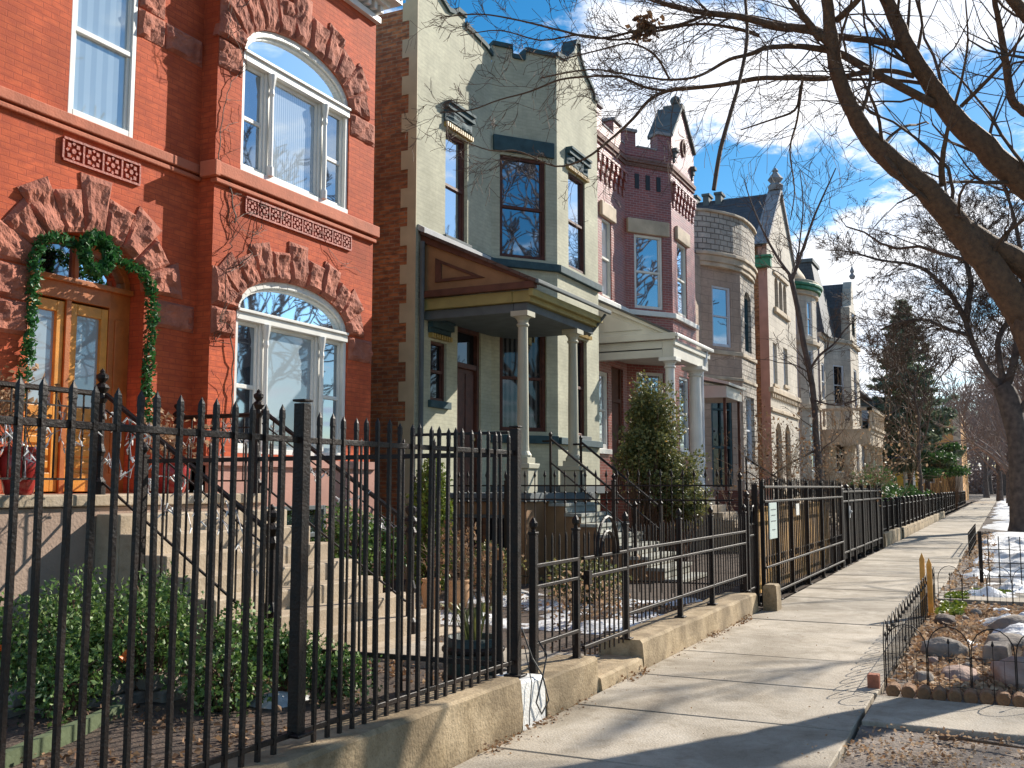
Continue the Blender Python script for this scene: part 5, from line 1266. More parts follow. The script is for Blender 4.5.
q = MB(); q.sq(18.9, .42, -.05, .86, .06); q.build('post', 'iron', T); q = MB(); q.sq(18.9, -1.9, -.05, .86, .06); q.build('post', 'iron', T)
q = MB()
for i in range(14): q.tube([(18.9, .30 - .16 * i, -.05), (18.9, .30 - .16 * i, .78)], .011, 4)
for z in (.12, .34, .56): q.tube([(18.9, .42, z), (18.9, -1.9, z)], .010, 4)
q.build('wire_grid', 'iron', T)
T = thing('wire_fence', (27, .85, 0), 'dark low wire fence along the walk beyond the snow', 'fence')
q = MB()
for i in range(22): q.tube([(26 + .3 * i, .82, -.05), (26 + .3 * i, .82, .55)], .012, 4)
for z in (.1, .3, .5): q.tube([(26, .82, z), (32.5, .82, z)], .011, 4)
q.build('wire_grid', 'iron', T)
for x, y, h, tl, lb in ((13.75, .98, .78, .05, 'taller orange wooden stake at the far corner of the wire edging'), (13.85, .90, .72, -.05, 'orange wooden garden stake behind the taller one at the bed corner')):
    q = MB(); q.faces([(x - .02, y - .03, -.05), (x + .02, y - .03, -.05), (x + .02, y + .03, -.05), (x - .02, y + .03, -.05), (x - .02 + tl, y - .03, h - .08), (x + .02 + tl, y - .03, h - .08), (x + .02 + tl, y + .03, h - .08), (x - .02 + tl, y + .03, h - .08), (x + tl, y, h)],
        [(0, 1, 5, 4), (1, 2, 6, 5), (2, 3, 7, 6), (3, 0, 4, 7), (4, 5, 8), (5, 6, 8), (6, 7, 8), (7, 4, 8)])
    tag(q.build('garden_stake', 'stake'), lb, 'stake')
# log edging
q = MB(); rl = .052
q.tube([(8.58, .86, .01), (8.72, .86, .015)], [rl, rl], 12); q.tube([(8.572, .86, .01), (8.58, .86, .01)], [rl * .8, rl], 12)
lg = q.build('edging_log', 'log_end', None, bevel=.004); tag(lg, 'short round edging log in the row along the near side of the bed', 'edging', 'edging logs in a row')
for k in range(1, 26):
    c = lg.copy(); COL.objects.link(c); s = random.uniform(.9, 1.12); c.location = (random.uniform(-.01, .01) + 8.6 * (1 - 1), -.111 * k, random.uniform(-.008, .004)); c.rotation_euler = (0, 0, 0)
q = MB(); q.box(8.68, 8.78, .97, 1.06, -.01, .11); tag(q.build('brick', 'brick_single', bevel=.008), 'single reddish brick set upright at the corner of the wire fenced bed', 'brick')
# rocks
def rock(name, c, r, seed, m, label, group=None, flat=.75):
    q = MB(); 
    bm = bmesh.new(); bmesh.ops.create_icosphere(bm, subdivisions=3, radius=1)
    for v in bm.verts:
        d = v.co.normalized(); k = 1 + .28 * noise.noise(d * 1.6 + Vector((seed, 0, 0))) + .10 * noise.noise(d * 4 + Vector((0, seed, 0))) + .04 * noise.noise(d * 11)
        # a few flat facets
        v.co = Vector((d.x * r[0], d.y * r[1], d.z * r[2])) * k
    q.v = [(c[0] + v.co.x, c[1] + v.co.y, c[2] + v.co.z) for v in bm.verts]; q.f = [tuple(v.index for v in f.verts) for f in bm.faces]; q.mi = [0] * len(q.f); bm.free()
    return tag(q.build(name, m, None, smooth=True), label, 'rock', group)
rock('rock', (10.75, .60, .04), (.19, .20, .11), 1, 'rock', 'smooth brownish boulder among dry leaves beside the corner of the wire fence')
rock('rock', (9.45, -.03, .06), (.24, .20, .17), 2, 'rock_pink', 'pinkish boulder at the right edge, right behind the near hooped fence')
rock('rock', (10.1, -.30, .08), (.30, .25, .16), 3, 'rock', 'grey snow streaked boulder behind the pinkish boulder at the right edge')
rock('rock', (12.7, -.12, .02), (.34, .36, .15), 4, 'rock', 'wide boulder carrying a cap of snow at the right of the bed')
q = MB(); q.faces([(10.45, .04, -.02), (10.7, .0, -.02), (10.75, .22, -.02), (10.5, .27, -.02), (10.44, .05, .15), (10.7, .02, .17), (10.74, .21, .155), (10.49, .25, .14)], [(3,2,1,0),(4,5,6,7),(0,1,5,4),(1,2,6,5),(2,3,7,6),(3,0,4,7)])
tag(q.build('rock', 'rock', bevel=.02), 'squarish pale grey stone block in the middle of the bed', 'rock')
rock('rock', (13.3, .72, .02), (.20, .12, .07), 6, 'bark_grey', 'dark low stone at the foot of the orange stakes')
rock('rock', (9.55, .42, .0), (.24, .16, .08), 12, 'rock_pink', 'flat pale stone behind the first hoop of the near wire fence')
rock('rock', (11.6, .05, .03), (.36, .22, .09), 13, 'rock', 'long grey stone between the square block and the snow capped boulder')
rr = random.Random(8)
for k in range(40):
    x = rr.uniform(9.0, 14.5); y = rr.uniform(-1.5, .75); s = rr.uniform(.04, .10)
    rock('rock', (x, y, s * .3), (s * 1.3, s, s * .7), 20 + k, 'rock_pink' if k % 3 == 0 else 'rock', 'small grey or pinkish stone half sunk in the dry leaves of the bed', 'small stones in the bed')
# leaf litter
def litter(n, x0, x1, y0, y1, z, size, seed, dens=lambda x, y: 1):
    rg = random.Random(seed); m = MB(); k = 0
    while k < n:
        x = rg.uniform(x0, x1); y = rg.uniform(y0, y1)
        if rg.random() > dens(x, y): continue
        k += 1; leaves(m, [(x, y, z + rg.random() ** 3 * .05)], size, rg, flat=.75, aspect=1.3)
    return m
stuffo(litter(15000, 8.78, 15.4, -1.9, .93, -.01, .044, 1, lambda x, y: .35 + .65 * (noise.noise(Vector((x * 1.5, y * 1.5, 0))) > -.1)).build('leaf_litter', 'leaf_dry'), 'thick dry brown leaves covering the wire fenced bed', 'leaves')
stuffo(litter(3600, 5.2, 7.42, -1.6, .96, -.02, .022, 2, lambda x, y: .25 + (noise.noise(Vector((x * 2, y * 2, 3))) > .0)).build('leaf_litter', 'leaf_dry'), 'small dry leaf crumbs over the dirt at the bottom right corner', 'leaves')
stuffo(litter(1600, 16, 40, .3, .95, -.01, .05, 3).build('leaf_litter', 'leaf_dry'), 'dry leaves along the right edge of the walk beside the snow', 'leaves')
stuffo(litter(4800, 2.0, 13.4, 3.4, 7.2, .08, .034, 4, lambda x, y: .1 + (noise.noise(Vector((x * 1.3, y * 1.3, 7))) > .1) - (7.6 < x < 8.7)).build('leaf_litter', 'leaf_rust'), 'rusty fallen leaves over the front garden soil behind the iron fences', 'leaves')
stuffo(litter(420, 5.4, 12.6, 2.83, 2.93, .0, .022, 5, lambda x, y: .15 + (noise.noise(Vector((x * 1.5, 0, 3))) > .05)).build('leaf_litter', 'leaf_rust'), 'thin line of leaf crumbs at the foot of the kerb walls', 'leaves')
stuffo(litter(120, 5.5, 14, 1.0, 2.8, .003, .013, 6, lambda x, y: .1 + (y < 1.25) + (y > 2.65)).build('leaf_litter', 'leaf_dry'), 'tiny leaf bits scattered over the sidewalk slabs', 'leaves')
q = MB(); q.tube([(7.2, .45, .0), (7.15, .3, .02), (7.12, .1, .015), (7.05, -.1, .02)], [.014, .012, .01, .005], 6); q.tube([(7.14, .25, .02), (7.22, .16, .03)], [.007, .003], 4); tag(q.build('fallen_stick', 'bark'), 'dark fallen stick on the dirt at the bottom right corner', 'stick')

# ------------------------------------------------------------------ shrubs
def shrub(name, blobs, leafm, size, label, cat='shrub', seed=1, n=2600, loc=None, lump=.35, aspect=1.6, shell=.5):
    rg = random.Random(seed); b0 = blobs[0][0]; T = thing(name, (b0[0], b0[1], .1), label, cat)
    m = MB(); tot = sum(r[0] * r[1] + r[1] * r[2] for _, r in blobs)
    st = MB()
    for c, r in blobs:
        k = int(n * (r[0] * r[1] + r[1] * r[2]) / tot); P = blob_points(c, r, k, rg, shell, lump, seed + c[0]); leaves(m, P, size, rg, aspect=aspect)
        for p in P[::max(1, k // 40)]:
            o = Vector((c[0] + rg.uniform(-.1, .1), c[1] + rg.uniform(-.1, .1), .08)); mid = o.lerp(p, .5) + Vector((0, 0, .1)); st.tube([o, mid, p], [.012, .008, .004], 4, cap=False)
    m.build('foliage', leafm, T); st.build('stems', 'bark', T); return T
shrub('low_shrub', [((5.2, 6.0, .42), (.40, .42, .34)), ((5.65, 5.7, .52), (.38, .38, .36)), ((5.95, 5.15, .38), (.34, .36, .32)), ((5.6, 6.4, .55), (.44, .38, .32)), ((6.1, 6.1, .6), (.3, .3, .28)), ((5.6, 4.95, .24), (.36, .3, .24)), ((4.9, 5.7, .3), (.3, .3, .25))], 'leaf_green', .026, 'wide low green shrub behind the tall fence at the bottom left', seed=1, n=17000, lump=.6, shell=.3)
shrub('low_shrub', [((5.0, 6.7, .42), (.45, .4, .34)), ((4.6, 6.9, .4), (.5, .35, .34))], 'leaf_green', .026, 'low green shrub at the far left edge under the landing wall', seed=2, n=6500, lump=.6, shell=.3)
shrub('low_shrub', [((6.2, 4.5, .25), (.18, .3, .2)), ((6.25, 4.9, .38), (.2, .25, .2))], 'leaf_green', .024, 'low green shrub right of the square post close behind the fence', seed=3, n=3600, lump=.6, shell=.3)
shrub('upright_shrub', [((12.7, 7.45, .95), (.36, .36, .9)), ((12.65, 7.4, 1.45), (.25, .25, .6))], 'leaf_yellow', .035, 'tall narrow yellow green shrub in front of the brown brick side wall', seed=4, n=6000)
shrub('leafy_shrub', [((11.3, 7.9, .85), (.5, .4, .5)), ((11.8, 7.8, .7), (.45, .4, .45))], 'leaf_green', .04, 'dark green leafy shrub beside the red house stairs below the bay', seed=5, n=4200)
shrub('low_shrub', [((13.0, 6.6, .42), (.5, .4, .38)), ((13.5, 6.9, .4), (.4, .4, .35))], 'leaf_olive', .035, 'small dark green shrub in front of the sage house porch base', seed=6, n=3200)
shrub('low_shrub', [((12.6, 5.0, .35), (.45, .5, .3)), ((12.9, 5.3, .35), (.45, .45, .3))], 'leaf_olive', .035, 'dull green shrub behind the low iron fence right of the gate', seed=16, n=3000)
shrub('round_evergreen', [((18.45, 5.98, 2.5), (.56, .55, .9)), ((18.75, 5.8, 1.75), (.66, .62, .7)), ((18.4, 6.05, 3.05), (.40, .40, .6)), ((18.9, 5.6, 1.3), (.55, .5, .4)), ((18.2, 6.2, 2.2), (.5, .45, .55))], 'leaf_olive', .042, 'big olive evergreen bush with orange tips between the two porches', 'bush', seed=7, n=27000, lump=.5, shell=.3)
shrub('green_hedge', [((46, 5.2, 1.2), (2, 1, 1.0)), ((49, 5.3, 1.4), (2, 1, 1.1)), ((52.5, 5.2, 1.0), (2, 1, .9))], 'leaf_deep', .10, 'green bushy hedge at the foot of the far stone houses', 'hedge', seed=8, n=4500)
shrub('ground_plant', [((36.5, 3.6, .4), (.7, .4, .28))], 'leaf_yellow', .09, 'bright green plant on the kerb past the pale kerb wall', 'plant', seed=9, n=700)
shrub('dry_shrub', [((31, 3.9, .6), (1.3, .5, .4)), ((33, 3.9, .6), (1.0, .4, .4))], 'leaf_rust', .07, 'dry orange brown shrub behind the low fence past the solid one', seed=10, n=1600)
stuffo(litter(900, 13.9, 15.3, .55, .85, .0, .05, 31).build('grass', 'leaf_yellow'), 'small green grass tufts by the wire fence at the bed corner', 'grass')
stuffo(litter(2500, 16.0, 17.6, -.9, .85, .0, .05, 32, lambda x, y: (noise.noise(Vector((x * 2, y * 2, 9))) > .12)).build('grass', 'leaf_yellow'), 'thin green grass showing between snow patches', 'grass')
# brown bare shrubs by the purple and stone houses
def bareshrub(name, base, h, n, seed, label, leafm=None, twm='twig_tan', spreadr=.5, nl=0, ls=.06, lv=2, rmin=.004, cat='shrub'):
    rg = random.Random(seed); T = thing(name, base, label, cat); m = MB(); tips = []
    for i in range(n):
        d = Vector((rg.gauss(0, spreadr), rg.gauss(0, spreadr), 1.0)); b = Vector(base) + Vector((rg.gauss(0, .12), rg.gauss(0, .12), 0))
        grow(m, b, d, h * rg.uniform(.6, 1), .014, lv, rg, .08, rmin, .7, 1, .2, (3, 6), tips)
    m.build('stems', twm, T)
    if nl:
        f = MB(); pts = [t + Vector((rg.gauss(0, .1), rg.gauss(0, .1), rg.gauss(0, .1))) for t in rg.choices(tips, k=nl)]; leaves(f, pts, ls, rg); f.build('dead_leaves', leafm, T)
    return T
bareshrub('bare_shrub', (23.5, 5.2, .1), 2.2, 7, 1, 'brown twiggy shrub with dead leaves before the cream porch', 'leaf_rust', nl=350, ls=.05)
bareshrub('bare_shrub', (27.0, 5.0, .1), 2.4, 7, 2, 'reddish twiggy shrub in front of the rock faced bay', 'leaf_rust', nl=420, ls=.055)
bareshrub('bare_shrub', (30.5, 5.0, .1), 2.6, 8, 3, 'tan twiggy shrub with papery leaves left of the young bare tree', 'leaf_dry', nl=420, ls=.06)
bareshrub('bare_shrub', (36.5, 5.2, .1), 3.2, 9, 4, 'tan twiggy shrub with papery leaves right of the young bare tree', 'leaf_dry', nl=260, ls=.065, rmin=.006)
bareshrub('bare_shrub', (41, 5.0, .1), 3.6, 8, 5, 'large bare brown shrub covering the porch of the mansard house', 'leaf_dry', nl=200, ls=.07, rmin=.007)
bareshrub('bare_shrub', (10.6, 4.3, .1), .55, 8, 6, 'small straw coloured dead plant behind the low iron fence', 'leaf_dry', nl=300, ls=.04, lv=1)
bareshrub('bare_shrub', (11.6, 5.9, .1), .55, 7, 7, 'dry orange leaved plant in the snowy garden behind the short fence', 'leaf_rust', nl=260, ls=.045, lv=1)
# pots and small garden things
def pot(x, y, z, r, h, m, label, plant=None, seed=0):
    T = thing('planter', (x, y, z), label, 'pot'); q = MB()
    q.lathe((x, y, z), [(r * .62, 0), (r * .7, .02), (r * .95, h * .45), (r * 1.0, h * .75), (r * .82, h * .88), (r * .98, h * .92), (r * .98, h), (r * .82, h), (r * .78, h * .93)], 20); q.build('pot', m, T, smooth=True)
    q = MB(); q.lathe((x, y, z + h * .9), [(r * .8, 0), (r * .3, .015)], 14); q.build('earth', 'soil', T)
    rg = random.Random(seed); s = MB(); tips = []
    for i in range(9): grow(s, (x + rg.gauss(0, r * .25), y + rg.gauss(0, r * .25), z + h * .9), (rg.gauss(0, .35), rg.gauss(0, .35), 1), rg.uniform(.25, .5), .006, 1, rg, .05, .003, tips=tips)
    s.build('dry_plant', 'twig_tan', T)
    if plant: f = MB(); leaves(f, [t + Vector((rg.gauss(0, .04), rg.gauss(0, .04), rg.gauss(0, .05))) for t in rg.choices(tips, k=260)], .04, rg); f.build('leaves', plant, T)
pot(6.12, 7.78, 1.53, .17, .42, 'pot_red', 'glossy red ceramic pot with a dry plant standing left on the landing', 'leaf_rust', 1)
pot(5.88, 7.95, 1.53, .13, .50, 'pot_red', 'slim dark red pot leaning beside the glossy red one on the landing', 'leaf_dry', 2)
pot(8.25, 8.1, 1.53, .2, .36, 'pot_red', 'red pot full of straw coloured plants right of the orange doors', 'leaf_dry', 3)
pot(10.95, 6.05, .12, .15, .36, 'pot_clay', 'tan clay pot standing at the edge of the garden path', 'leaf_rust', 4)
pot(10.9, 6.4, .12, .12, .36, 'pot_clay', 'second clay pot left of the tan one by the lowest stair', None, 5)
T = thing('barrel', (6.98, 3.72, .1), 'dark green garden barrel with strappy leaves right behind the end of the tall fence', 'barrel')
q = MB(); q.lathe((6.98, 3.72, .08), [(.19, 0), (.225, .10), (.235, .2), (.225, .32), (.21, .38), (.19, .38), (.18, .34)], 22); q.build('body', 'barrel', T, smooth=True)
q = MB()
for z in (.08, .28): q.lathe((6.98, 3.72, .08 + z), [(.225, -.02), (.243, 0), (.243, .02), (.225, .04)], 22)
q.build('hoop', 'iron', T)
rg = random.Random(9); q = MB()
for k in range(36):
    a = rg.uniform(0, 6.28); c = Vector((6.98, 3.72, .40)); d = Vector((math.cos(a), math.sin(a), 0)); L = rg.uniform(.15, .34); n = Vector((-d.y, d.x, 0)) * .009
    P = [c + d * (.05 + L * t) + Vector((0, 0, .30 * math.sin(t * 2.6))) for t in (0, .33, .66, 1)]
    q.faces([P[0] - n, P[0] + n, P[1] - n, P[1] + n, P[2] - n, P[2] + n, P[3]], [(0, 1, 3, 2), (2, 3, 5, 4), (4, 5, 6)])
q.build('leaves', 'leaf_olive', T)
T = thing('string_lights', (6.8, 7.5, 1.6), 'dead vine with white string lights wound along the left stair rail', 'string lights'); rg = random.Random(4); q = MB(); bl = MB()
def squig(A, B, n):
    A, B = Vector(A), Vector(B); P = []
    w = Vector((0, 0, 0))
    for i in range(n * 3 + 1): w = w * .8 + Vector((rg.gauss(0, .015), rg.gauss(0, .04), rg.gauss(0, .06))); P.append(A.lerp(B, i / n / 3) + w)
    q.tube(P, .004, 4)
    for p in P[::2]: bl.tube([p, p + Vector((rg.gauss(0, .03), rg.gauss(0, .03), -.045))], [.010, .004], 5)
squig((6.75, 7.45, 2.3), (6.75, 5.6, 1.0), 42); squig((6.75, 7.5, 1.9), (6.75, 6.4, 1.3), 30); squig((6.7, 7.52, 2.2), (5.6, 7.52, 2.0), 30); squig((8.95, 7.4, 2.3), (8.95, 5.7, 1.1), 34); squig((8.95, 7.6, 2.2), (8.95, 8.6, 2.1), 18)
q.build('vine', 'white_wire', T); bl.build('bulbs', 'paint_white', T)
rb = random.Random(12)
for x, y, z, lb in ((4.75, 6.2, .5, 'small bright orange ribbon in the shrub at the far left'), (5.2, 5.45, .45, 'tiny orange ribbon hanging in the shrub left of the square post')):
    q = MB(); leaves(q, [(x + rb.gauss(0, .02), y + rb.gauss(0, .02), z + rb.gauss(0, .012)) for _ in range(14)], .045, rb); tag(q.build('ribbon', 'ribbon'), lb, 'ribbon')
q = MB(); pts = [(3.3, 4.7), (3.8, 4.92), (4.2, 5.06), (4.57, 5.18), (4.9, 5.3), (5.05, 5.33)]
for i in range(len(pts) - 1):
    (a, b), (c, d) = pts[i], pts[i + 1]; q.faces([(a, b - .03, 0), (c, d - .03, 0), (c, d + .03, 0), (a, b + .03, 0), (a, b - .03, .17), (c, d - .03, .17), (c, d + .03, .17), (a, b + .03, .17)], [(4,5,6,7),(0,1,5,4),(2,3,7,6)])
tag(q.build('garden_edging', 'edging_green'), 'curved mossy green edging strip on the garden soil at the bottom left', 'edging')
q = MB(); rg = random.Random(6)
for j in range(2):
    x = 4.0 + j * .15
    while x < 5.6: w_ = rg.uniform(.2, .32); t = (x - 4.0) / 1.6; q.box(x, x + w_ - .012, 6.25 - t * .8 + j * .02, 6.45 - t * .8, .05 + j * .10, .05 + j * .10 + .095); x += w_
tag(q.build('stone_edging', 'rock', bevel=.015), 'low dark stone edging wall under the left shrubs', 'edging')
T = thing('cable', (6.4, 3.1, .3), 'loose dark cable looping down over the white kerb block', 'cable'); q = MB()
q.tube([(6.46, 3.06, .62), (6.5, 3.0, .42), (6.55, 2.945, .3), (6.62, 2.93, .12), (6.5, 2.93, .05), (6.42, 2.935, .14), (6.52, 2.93, .3), (6.66, 2.96, .42), (6.74, 3.06, .5)], .006, 5)
q.tube([(6.5, 3.06, .5), (6.36, 2.94, .28), (6.3, 2.93, .1), (6.28, 2.92, .02)], .004, 4); q.build('wire', 'cable', T)
LIMB = {
'a':[(11,-0.24,3.25,0.226),(10.9,-0.05,3.61,0.217),(10.8,0.14,3.91,0.207),(10.7,0.33,4.19,0.198),(10.5,0.58,4.53,0.177),(10.3,0.87,4.8,0.162),(10.2,1.06,5.04,0.138),(10.1,1.21,5.34,0.118),(10,1.3,5.66,0.108),(9.9,1.33,5.93,0.098),(9.8,1.34,6.21,0.088),(9.6,1.34,6.63,0.077),(9.4,1.37,7.23,0.062),(9.2,1.46,7.84,0.038)],
'a2':[(11.1,-0.4,3.53,0.168),(11,-0.26,3.77,0.163),(10.9,-0.04,3.93,0.153),(10.8,0.16,4.07,0.148),(10.72,0.31,4.19,0.148)],
'b':[(11.3,-0.74,4.19,0.219),(11.2,-0.31,4.66,0.212),(11.0,0.03,5.01,0.192),(10.9,0.29,5.33,0.168),(10.7,0.5,5.65,0.136),(10.5,0.66,5.94,0.12),(10.4,0.77,6.23,0.11),(10.3,0.86,6.49,0.1),(10.1,0.96,6.99,0.084),(9.8,1.09,7.69,0.059)],
'c':[(11.5,-0.67,5.14,0.077),(11.4,-0.35,5.46,0.072),(11.3,-0.24,5.59,0.067),(11.2,-0.2,5.96,0.057),(11.1,-0.16,6.31,0.046),(11,-0.12,6.59,0.041),(10.8,-0.07,7.3,0.03)],
'd':[(10.6,-0.73,5.63,0.123),(10.5,-0.49,5.93,0.114),(10.4,-0.36,6.09,0.095),(10.3,-0.21,6.3,0.086),(10.2,0.15,6.94,0.058)],
'e':[(9.9,1.33,5.9,0.068),(9.9,1.49,6.08,0.069),(9.8,1.68,6.1,0.054),(9.7,1.91,6.15,0.049),(9.6,2.16,6.23,0.045),(9.5,2.43,6.28,0.04),(9.4,2.7,6.35,0.035),(9.3,2.96,6.45,0.03),(9.2,3.26,6.61,0.025),(9,3.72,6.79,0.02)],
'f':[(10.75,0.47,5.45,0.066),(10.5,0.77,5.6,0.06),(10.3,1.05,5.75,0.06),(10.1,1.28,5.88,0.055),(10,1.54,5.95,0.045),(9.9,1.7,5.96,0.04),(9.8,1.94,5.95,0.035),(9.7,2.09,5.87,0.03),(9.6,2.28,5.81,0.025),(9.5,2.54,5.66,0.02),(9.4,2.82,5.63,0.017),(9.2,3.11,5.65,0.015),(9,3.51,5.71,0.012),(8.8,3.96,5.63,0.01)],
'g':[(10.6,0.64,5.72,0.04),(10.5,0.86,5.78,0.035),(10.4,1.08,5.76,0.035),(10.2,1.46,5.69,0.035),(10,1.76,5.68,0.035),(9.9,2.04,5.69,0.035),(9.8,2.22,5.65,0.033),(9.7,2.43,5.61,0.03),(9.6,2.69,5.59,0.028),(9.5,2.87,5.56,0.025),(9.4,3.03,5.46,0.023),(9.3,3.19,5.24,0.02),(9.2,3.38,5.04,0.017),(9.1,3.61,4.85,0.015),(9,3.89,4.78,0.012),(8.8,4.18,4.91,0.01),(8.6,4.42,4.9,0.008),(8.4,4.64,4.98,0.007)],
'g2':[(9.5,2.87,5.56,0.02),(9.4,3.08,5.6,0.02),(9.3,3.31,5.71,0.018),(9.2,3.59,5.73,0.015),(9.1,3.88,5.71,0.014),(9,4.17,5.6,0.012),(8.9,4.46,5.53,0.01),(8.7,4.7,5.39,0.009),(8.5,4.93,5.34,0.007)],
'h':[(10.45,0.78,6.02,0.06),(10.3,1.02,6.05,0.05),(10.1,1.3,6.06,0.05)],
'i':[(9.9,1.43,5.97,0.049),(9.8,1.53,6.13,0.044),(9.7,1.64,6.28,0.039),(9.6,1.76,6.52,0.034),(9.4,1.99,6.89,0.024)],
'j':[(9.9,1.28,6.14,0.049),(9.8,1.14,6.19,0.043),(9.7,1.01,6.26,0.038),(9.6,0.79,6.5,0.028)],
'k':[(10.2,1.06,5.04,0.034),(10.2,0.78,4.6,0.029)],
'l':[(10.9,0.23,5.44,0.03),(10.8,0.09,5.53,0.03),(10.7,-0.13,5.7,0.025),(10.6,-0.25,5.82,0.019),(10.5,-0.46,6.04,0.014)],
'm':[(10.6,0.42,4.56,0.049),(10.5,0.42,4.71,0.044),(10.4,0.38,4.9,0.034),(10.3,0.32,5.11,0.024),(10.2,0.2,5.45,0.019),(10.1,0.13,5.79,0.014),(10,0.13,6.14,0.009)],
'n':[(10.1,1.65,5.68,0.02),(10.1,1.68,5.58,0.02),(10,1.72,5.34,0.017),(9.9,1.95,5.24,0.012),(9.8,2.22,5.15,0.009)],
'o':[(10.1,1.65,5.68,0.02),(10,1.7,5.24,0.017),(9.9,1.76,4.91,0.014),(9.8,1.71,4.47,0.01),(9.7,1.74,4.15,0.007)],
'p':[(9.8,2.01,6.09,0.03),(9.7,2.23,6.17,0.025),(9.6,2.56,6.24,0.02),(9.4,2.91,6.16,0.018),(9.2,3.27,6.05,0.015),(9,3.62,6.09,0.013),(8.8,3.96,6.02,0.011),(8.6,4.31,6.11,0.009),(8.4,4.65,6.04,0.006)],
'q':[(9.5,2.43,6.28,0.025),(9.4,2.71,6.18,0.02),(9.3,3.09,6.16,0.02),(9.1,3.44,6.06,0.016),(8.9,3.79,6.13,0.015),(8.7,4.14,6.22,0.012),(8.5,4.48,6.27,0.01),(8.3,4.82,6.22,0.007)],
'r':[(9.4,2.82,5.63,0.015),(9.3,2.94,5.87,0.015),(9.2,3.16,5.99,0.012),(9.1,3.44,5.94,0.01),(9,3.83,5.87,0.008)],
'drop':[(9.7,2.12,6.49,0.02),(9.6,2.09,5.98,0.025),(9.55,2.17,5.52,0.024),(9.5,2.24,5.24,0.027),(9.45,2.34,4.85,0.029),(9.4,2.4,4.45,0.029)],
'yard':[(33,5.25,1.19,0.173),(33,5.28,2.26,0.158),(33,5.31,3.4,0.143),(33,5.39,4.84,0.143),(33,5.6,6.14,0.136),(33,5.81,7.62,0.129),(33,5.98,8.45,0.114)],
'yl':[(33,5.98,8.45,0.098),(33,6.35,9.05,0.082),(33,6.75,9.87,0.066),(33.0,7.15,10.93,0.042),(33,7.4,11.82,0.025)],
'yr':[(33,5.96,8.22,0.114),(33,5.75,8.73,0.097),(33,5.44,9.56,0.081),(33,5.14,10.35,0.065),(33.0,4.77,11.13,0.048),(33,4.44,11.81,0.032)],
'yc':[(33,5.75,8.73,0.065),(33,5.63,9.58,0.049),(33,5.5,10.72,0.041),(33,5.57,11.9,0.025)],
'y2':[(33,5.41,5.38,0.08),(33,5.12,5.78,0.08),(33,4.68,6.11,0.063),(33,4.33,6.54,0.047),(33,3.95,6.89,0.031)],
'y3':[(33,5.3,2.76,0.079),(33,5.83,2.52,0.064),(33,6.47,2.14,0.048),(33,6.95,1.76,0.032)],
'y4':[(33,5.34,4.35,0.064),(32,4.56,4.09,0.046),(31,3.85,4.14,0.037),(31,3.43,4.36,0.022)],
'B':[(42,-0.56,0.13,0.589),(42,-0.56,1.49,0.48),(42,-0.51,3.34,0.427),(42,-0.25,4.84,0.449),(42,-0.03,5.41,0.376)],
'Bl':[(42,-0.03,5.34,0.319),(42,0.39,5.93,0.284),(42,0.7,6.59,0.247),(42,0.95,7.38,0.229),(42,1.06,7.89,0.211),(42,1.38,8.69,0.193),(42,1.75,9.27,0.174),(42,2.33,9.95,0.156),(42,2.98,10.33,0.118),(42,4.08,10.6,0.1),(42,5.21,11.05,0.061),(42,6.18,11.23,0.041)],
'Bv':[(42,1.06,7.89,0.172),(42,0.97,8.54,0.153),(42,0.83,9.38,0.134),(42,0.97,10.22,0.115),(42,1.21,11.11,0.097),(42,1.46,12.13,0.078),(42,1.59,13.34,0.059)],
'Bm':[(42,-0.12,5.15,0.263),(42,-0.43,5.96,0.206),(42,-0.6,6.71,0.187),(42,-0.78,7.83,0.169),(42,-0.97,8.96,0.15),(42,-0.91,10.49,0.113),(42,-0.71,12.06,0.076),(42,-0.35,13.28,0.048)],
'Bn':[(42,-0.19,5.03,0.187),(42,0.01,6.74,0.151),(42,-0.08,7.31,0.132),(42,-0.38,7.94,0.113),(42,-0.16,9.03,0.095),(42,0.13,10.21,0.076),(42,0.24,11.59,0.057)],
'Bo':[(42,0.95,7.38,0.115),(42,1.64,7.62,0.096),(42,2.51,8.07,0.078),(42,3.43,8.06,0.059),(42,4.18,7.79,0.04)],
'Bp':[(42,-0.35,4.09,0.187),(42,-1.16,5.18,0.167),(42,-2.06,6.99,0.147),(42,-2.33,9.21,0.111),(42,-1.95,11.53,0.075)],
'far':[(62,4.31,1.09,0.17),(62,4.36,2.56,0.171),(62,4.46,3.99,0.171),(62,4.54,4.84,0.143)],
}
SKYV = 1.12; CLV = 11; EXPO = 0.6
CLOUDS = [((0.843, 0.359, 0.4), 6, .12), ((0.888, 0.276, 0.368), 7, .15), ((0.925, 0.16, 0.345), 5, .13), ((0.915, 0.001, 0.404), 5.5, .17), ((0.964, 0.092, 0.249), 3.2, .16),
          ((0.979, 0.142, 0.147), 7, .15), ((0.985, 0.05, 0.16), 6, .12), ((0.934, 0.233, 0.273), 3.4, -.26), ((0.952, 0.116, 0.285), 2.8, -.18), ((0.952, 0.162, 0.259), 2.6, -.16),
          ((0.938, 0.028, 0.337), 3.4, -.18), ((0.82, 0.36, 0.455), 3.2, -.20), ((0.79, 0.43, 0.45), 3, -.18), ((0.3, -0.9, 0.4), 40, -.03)]
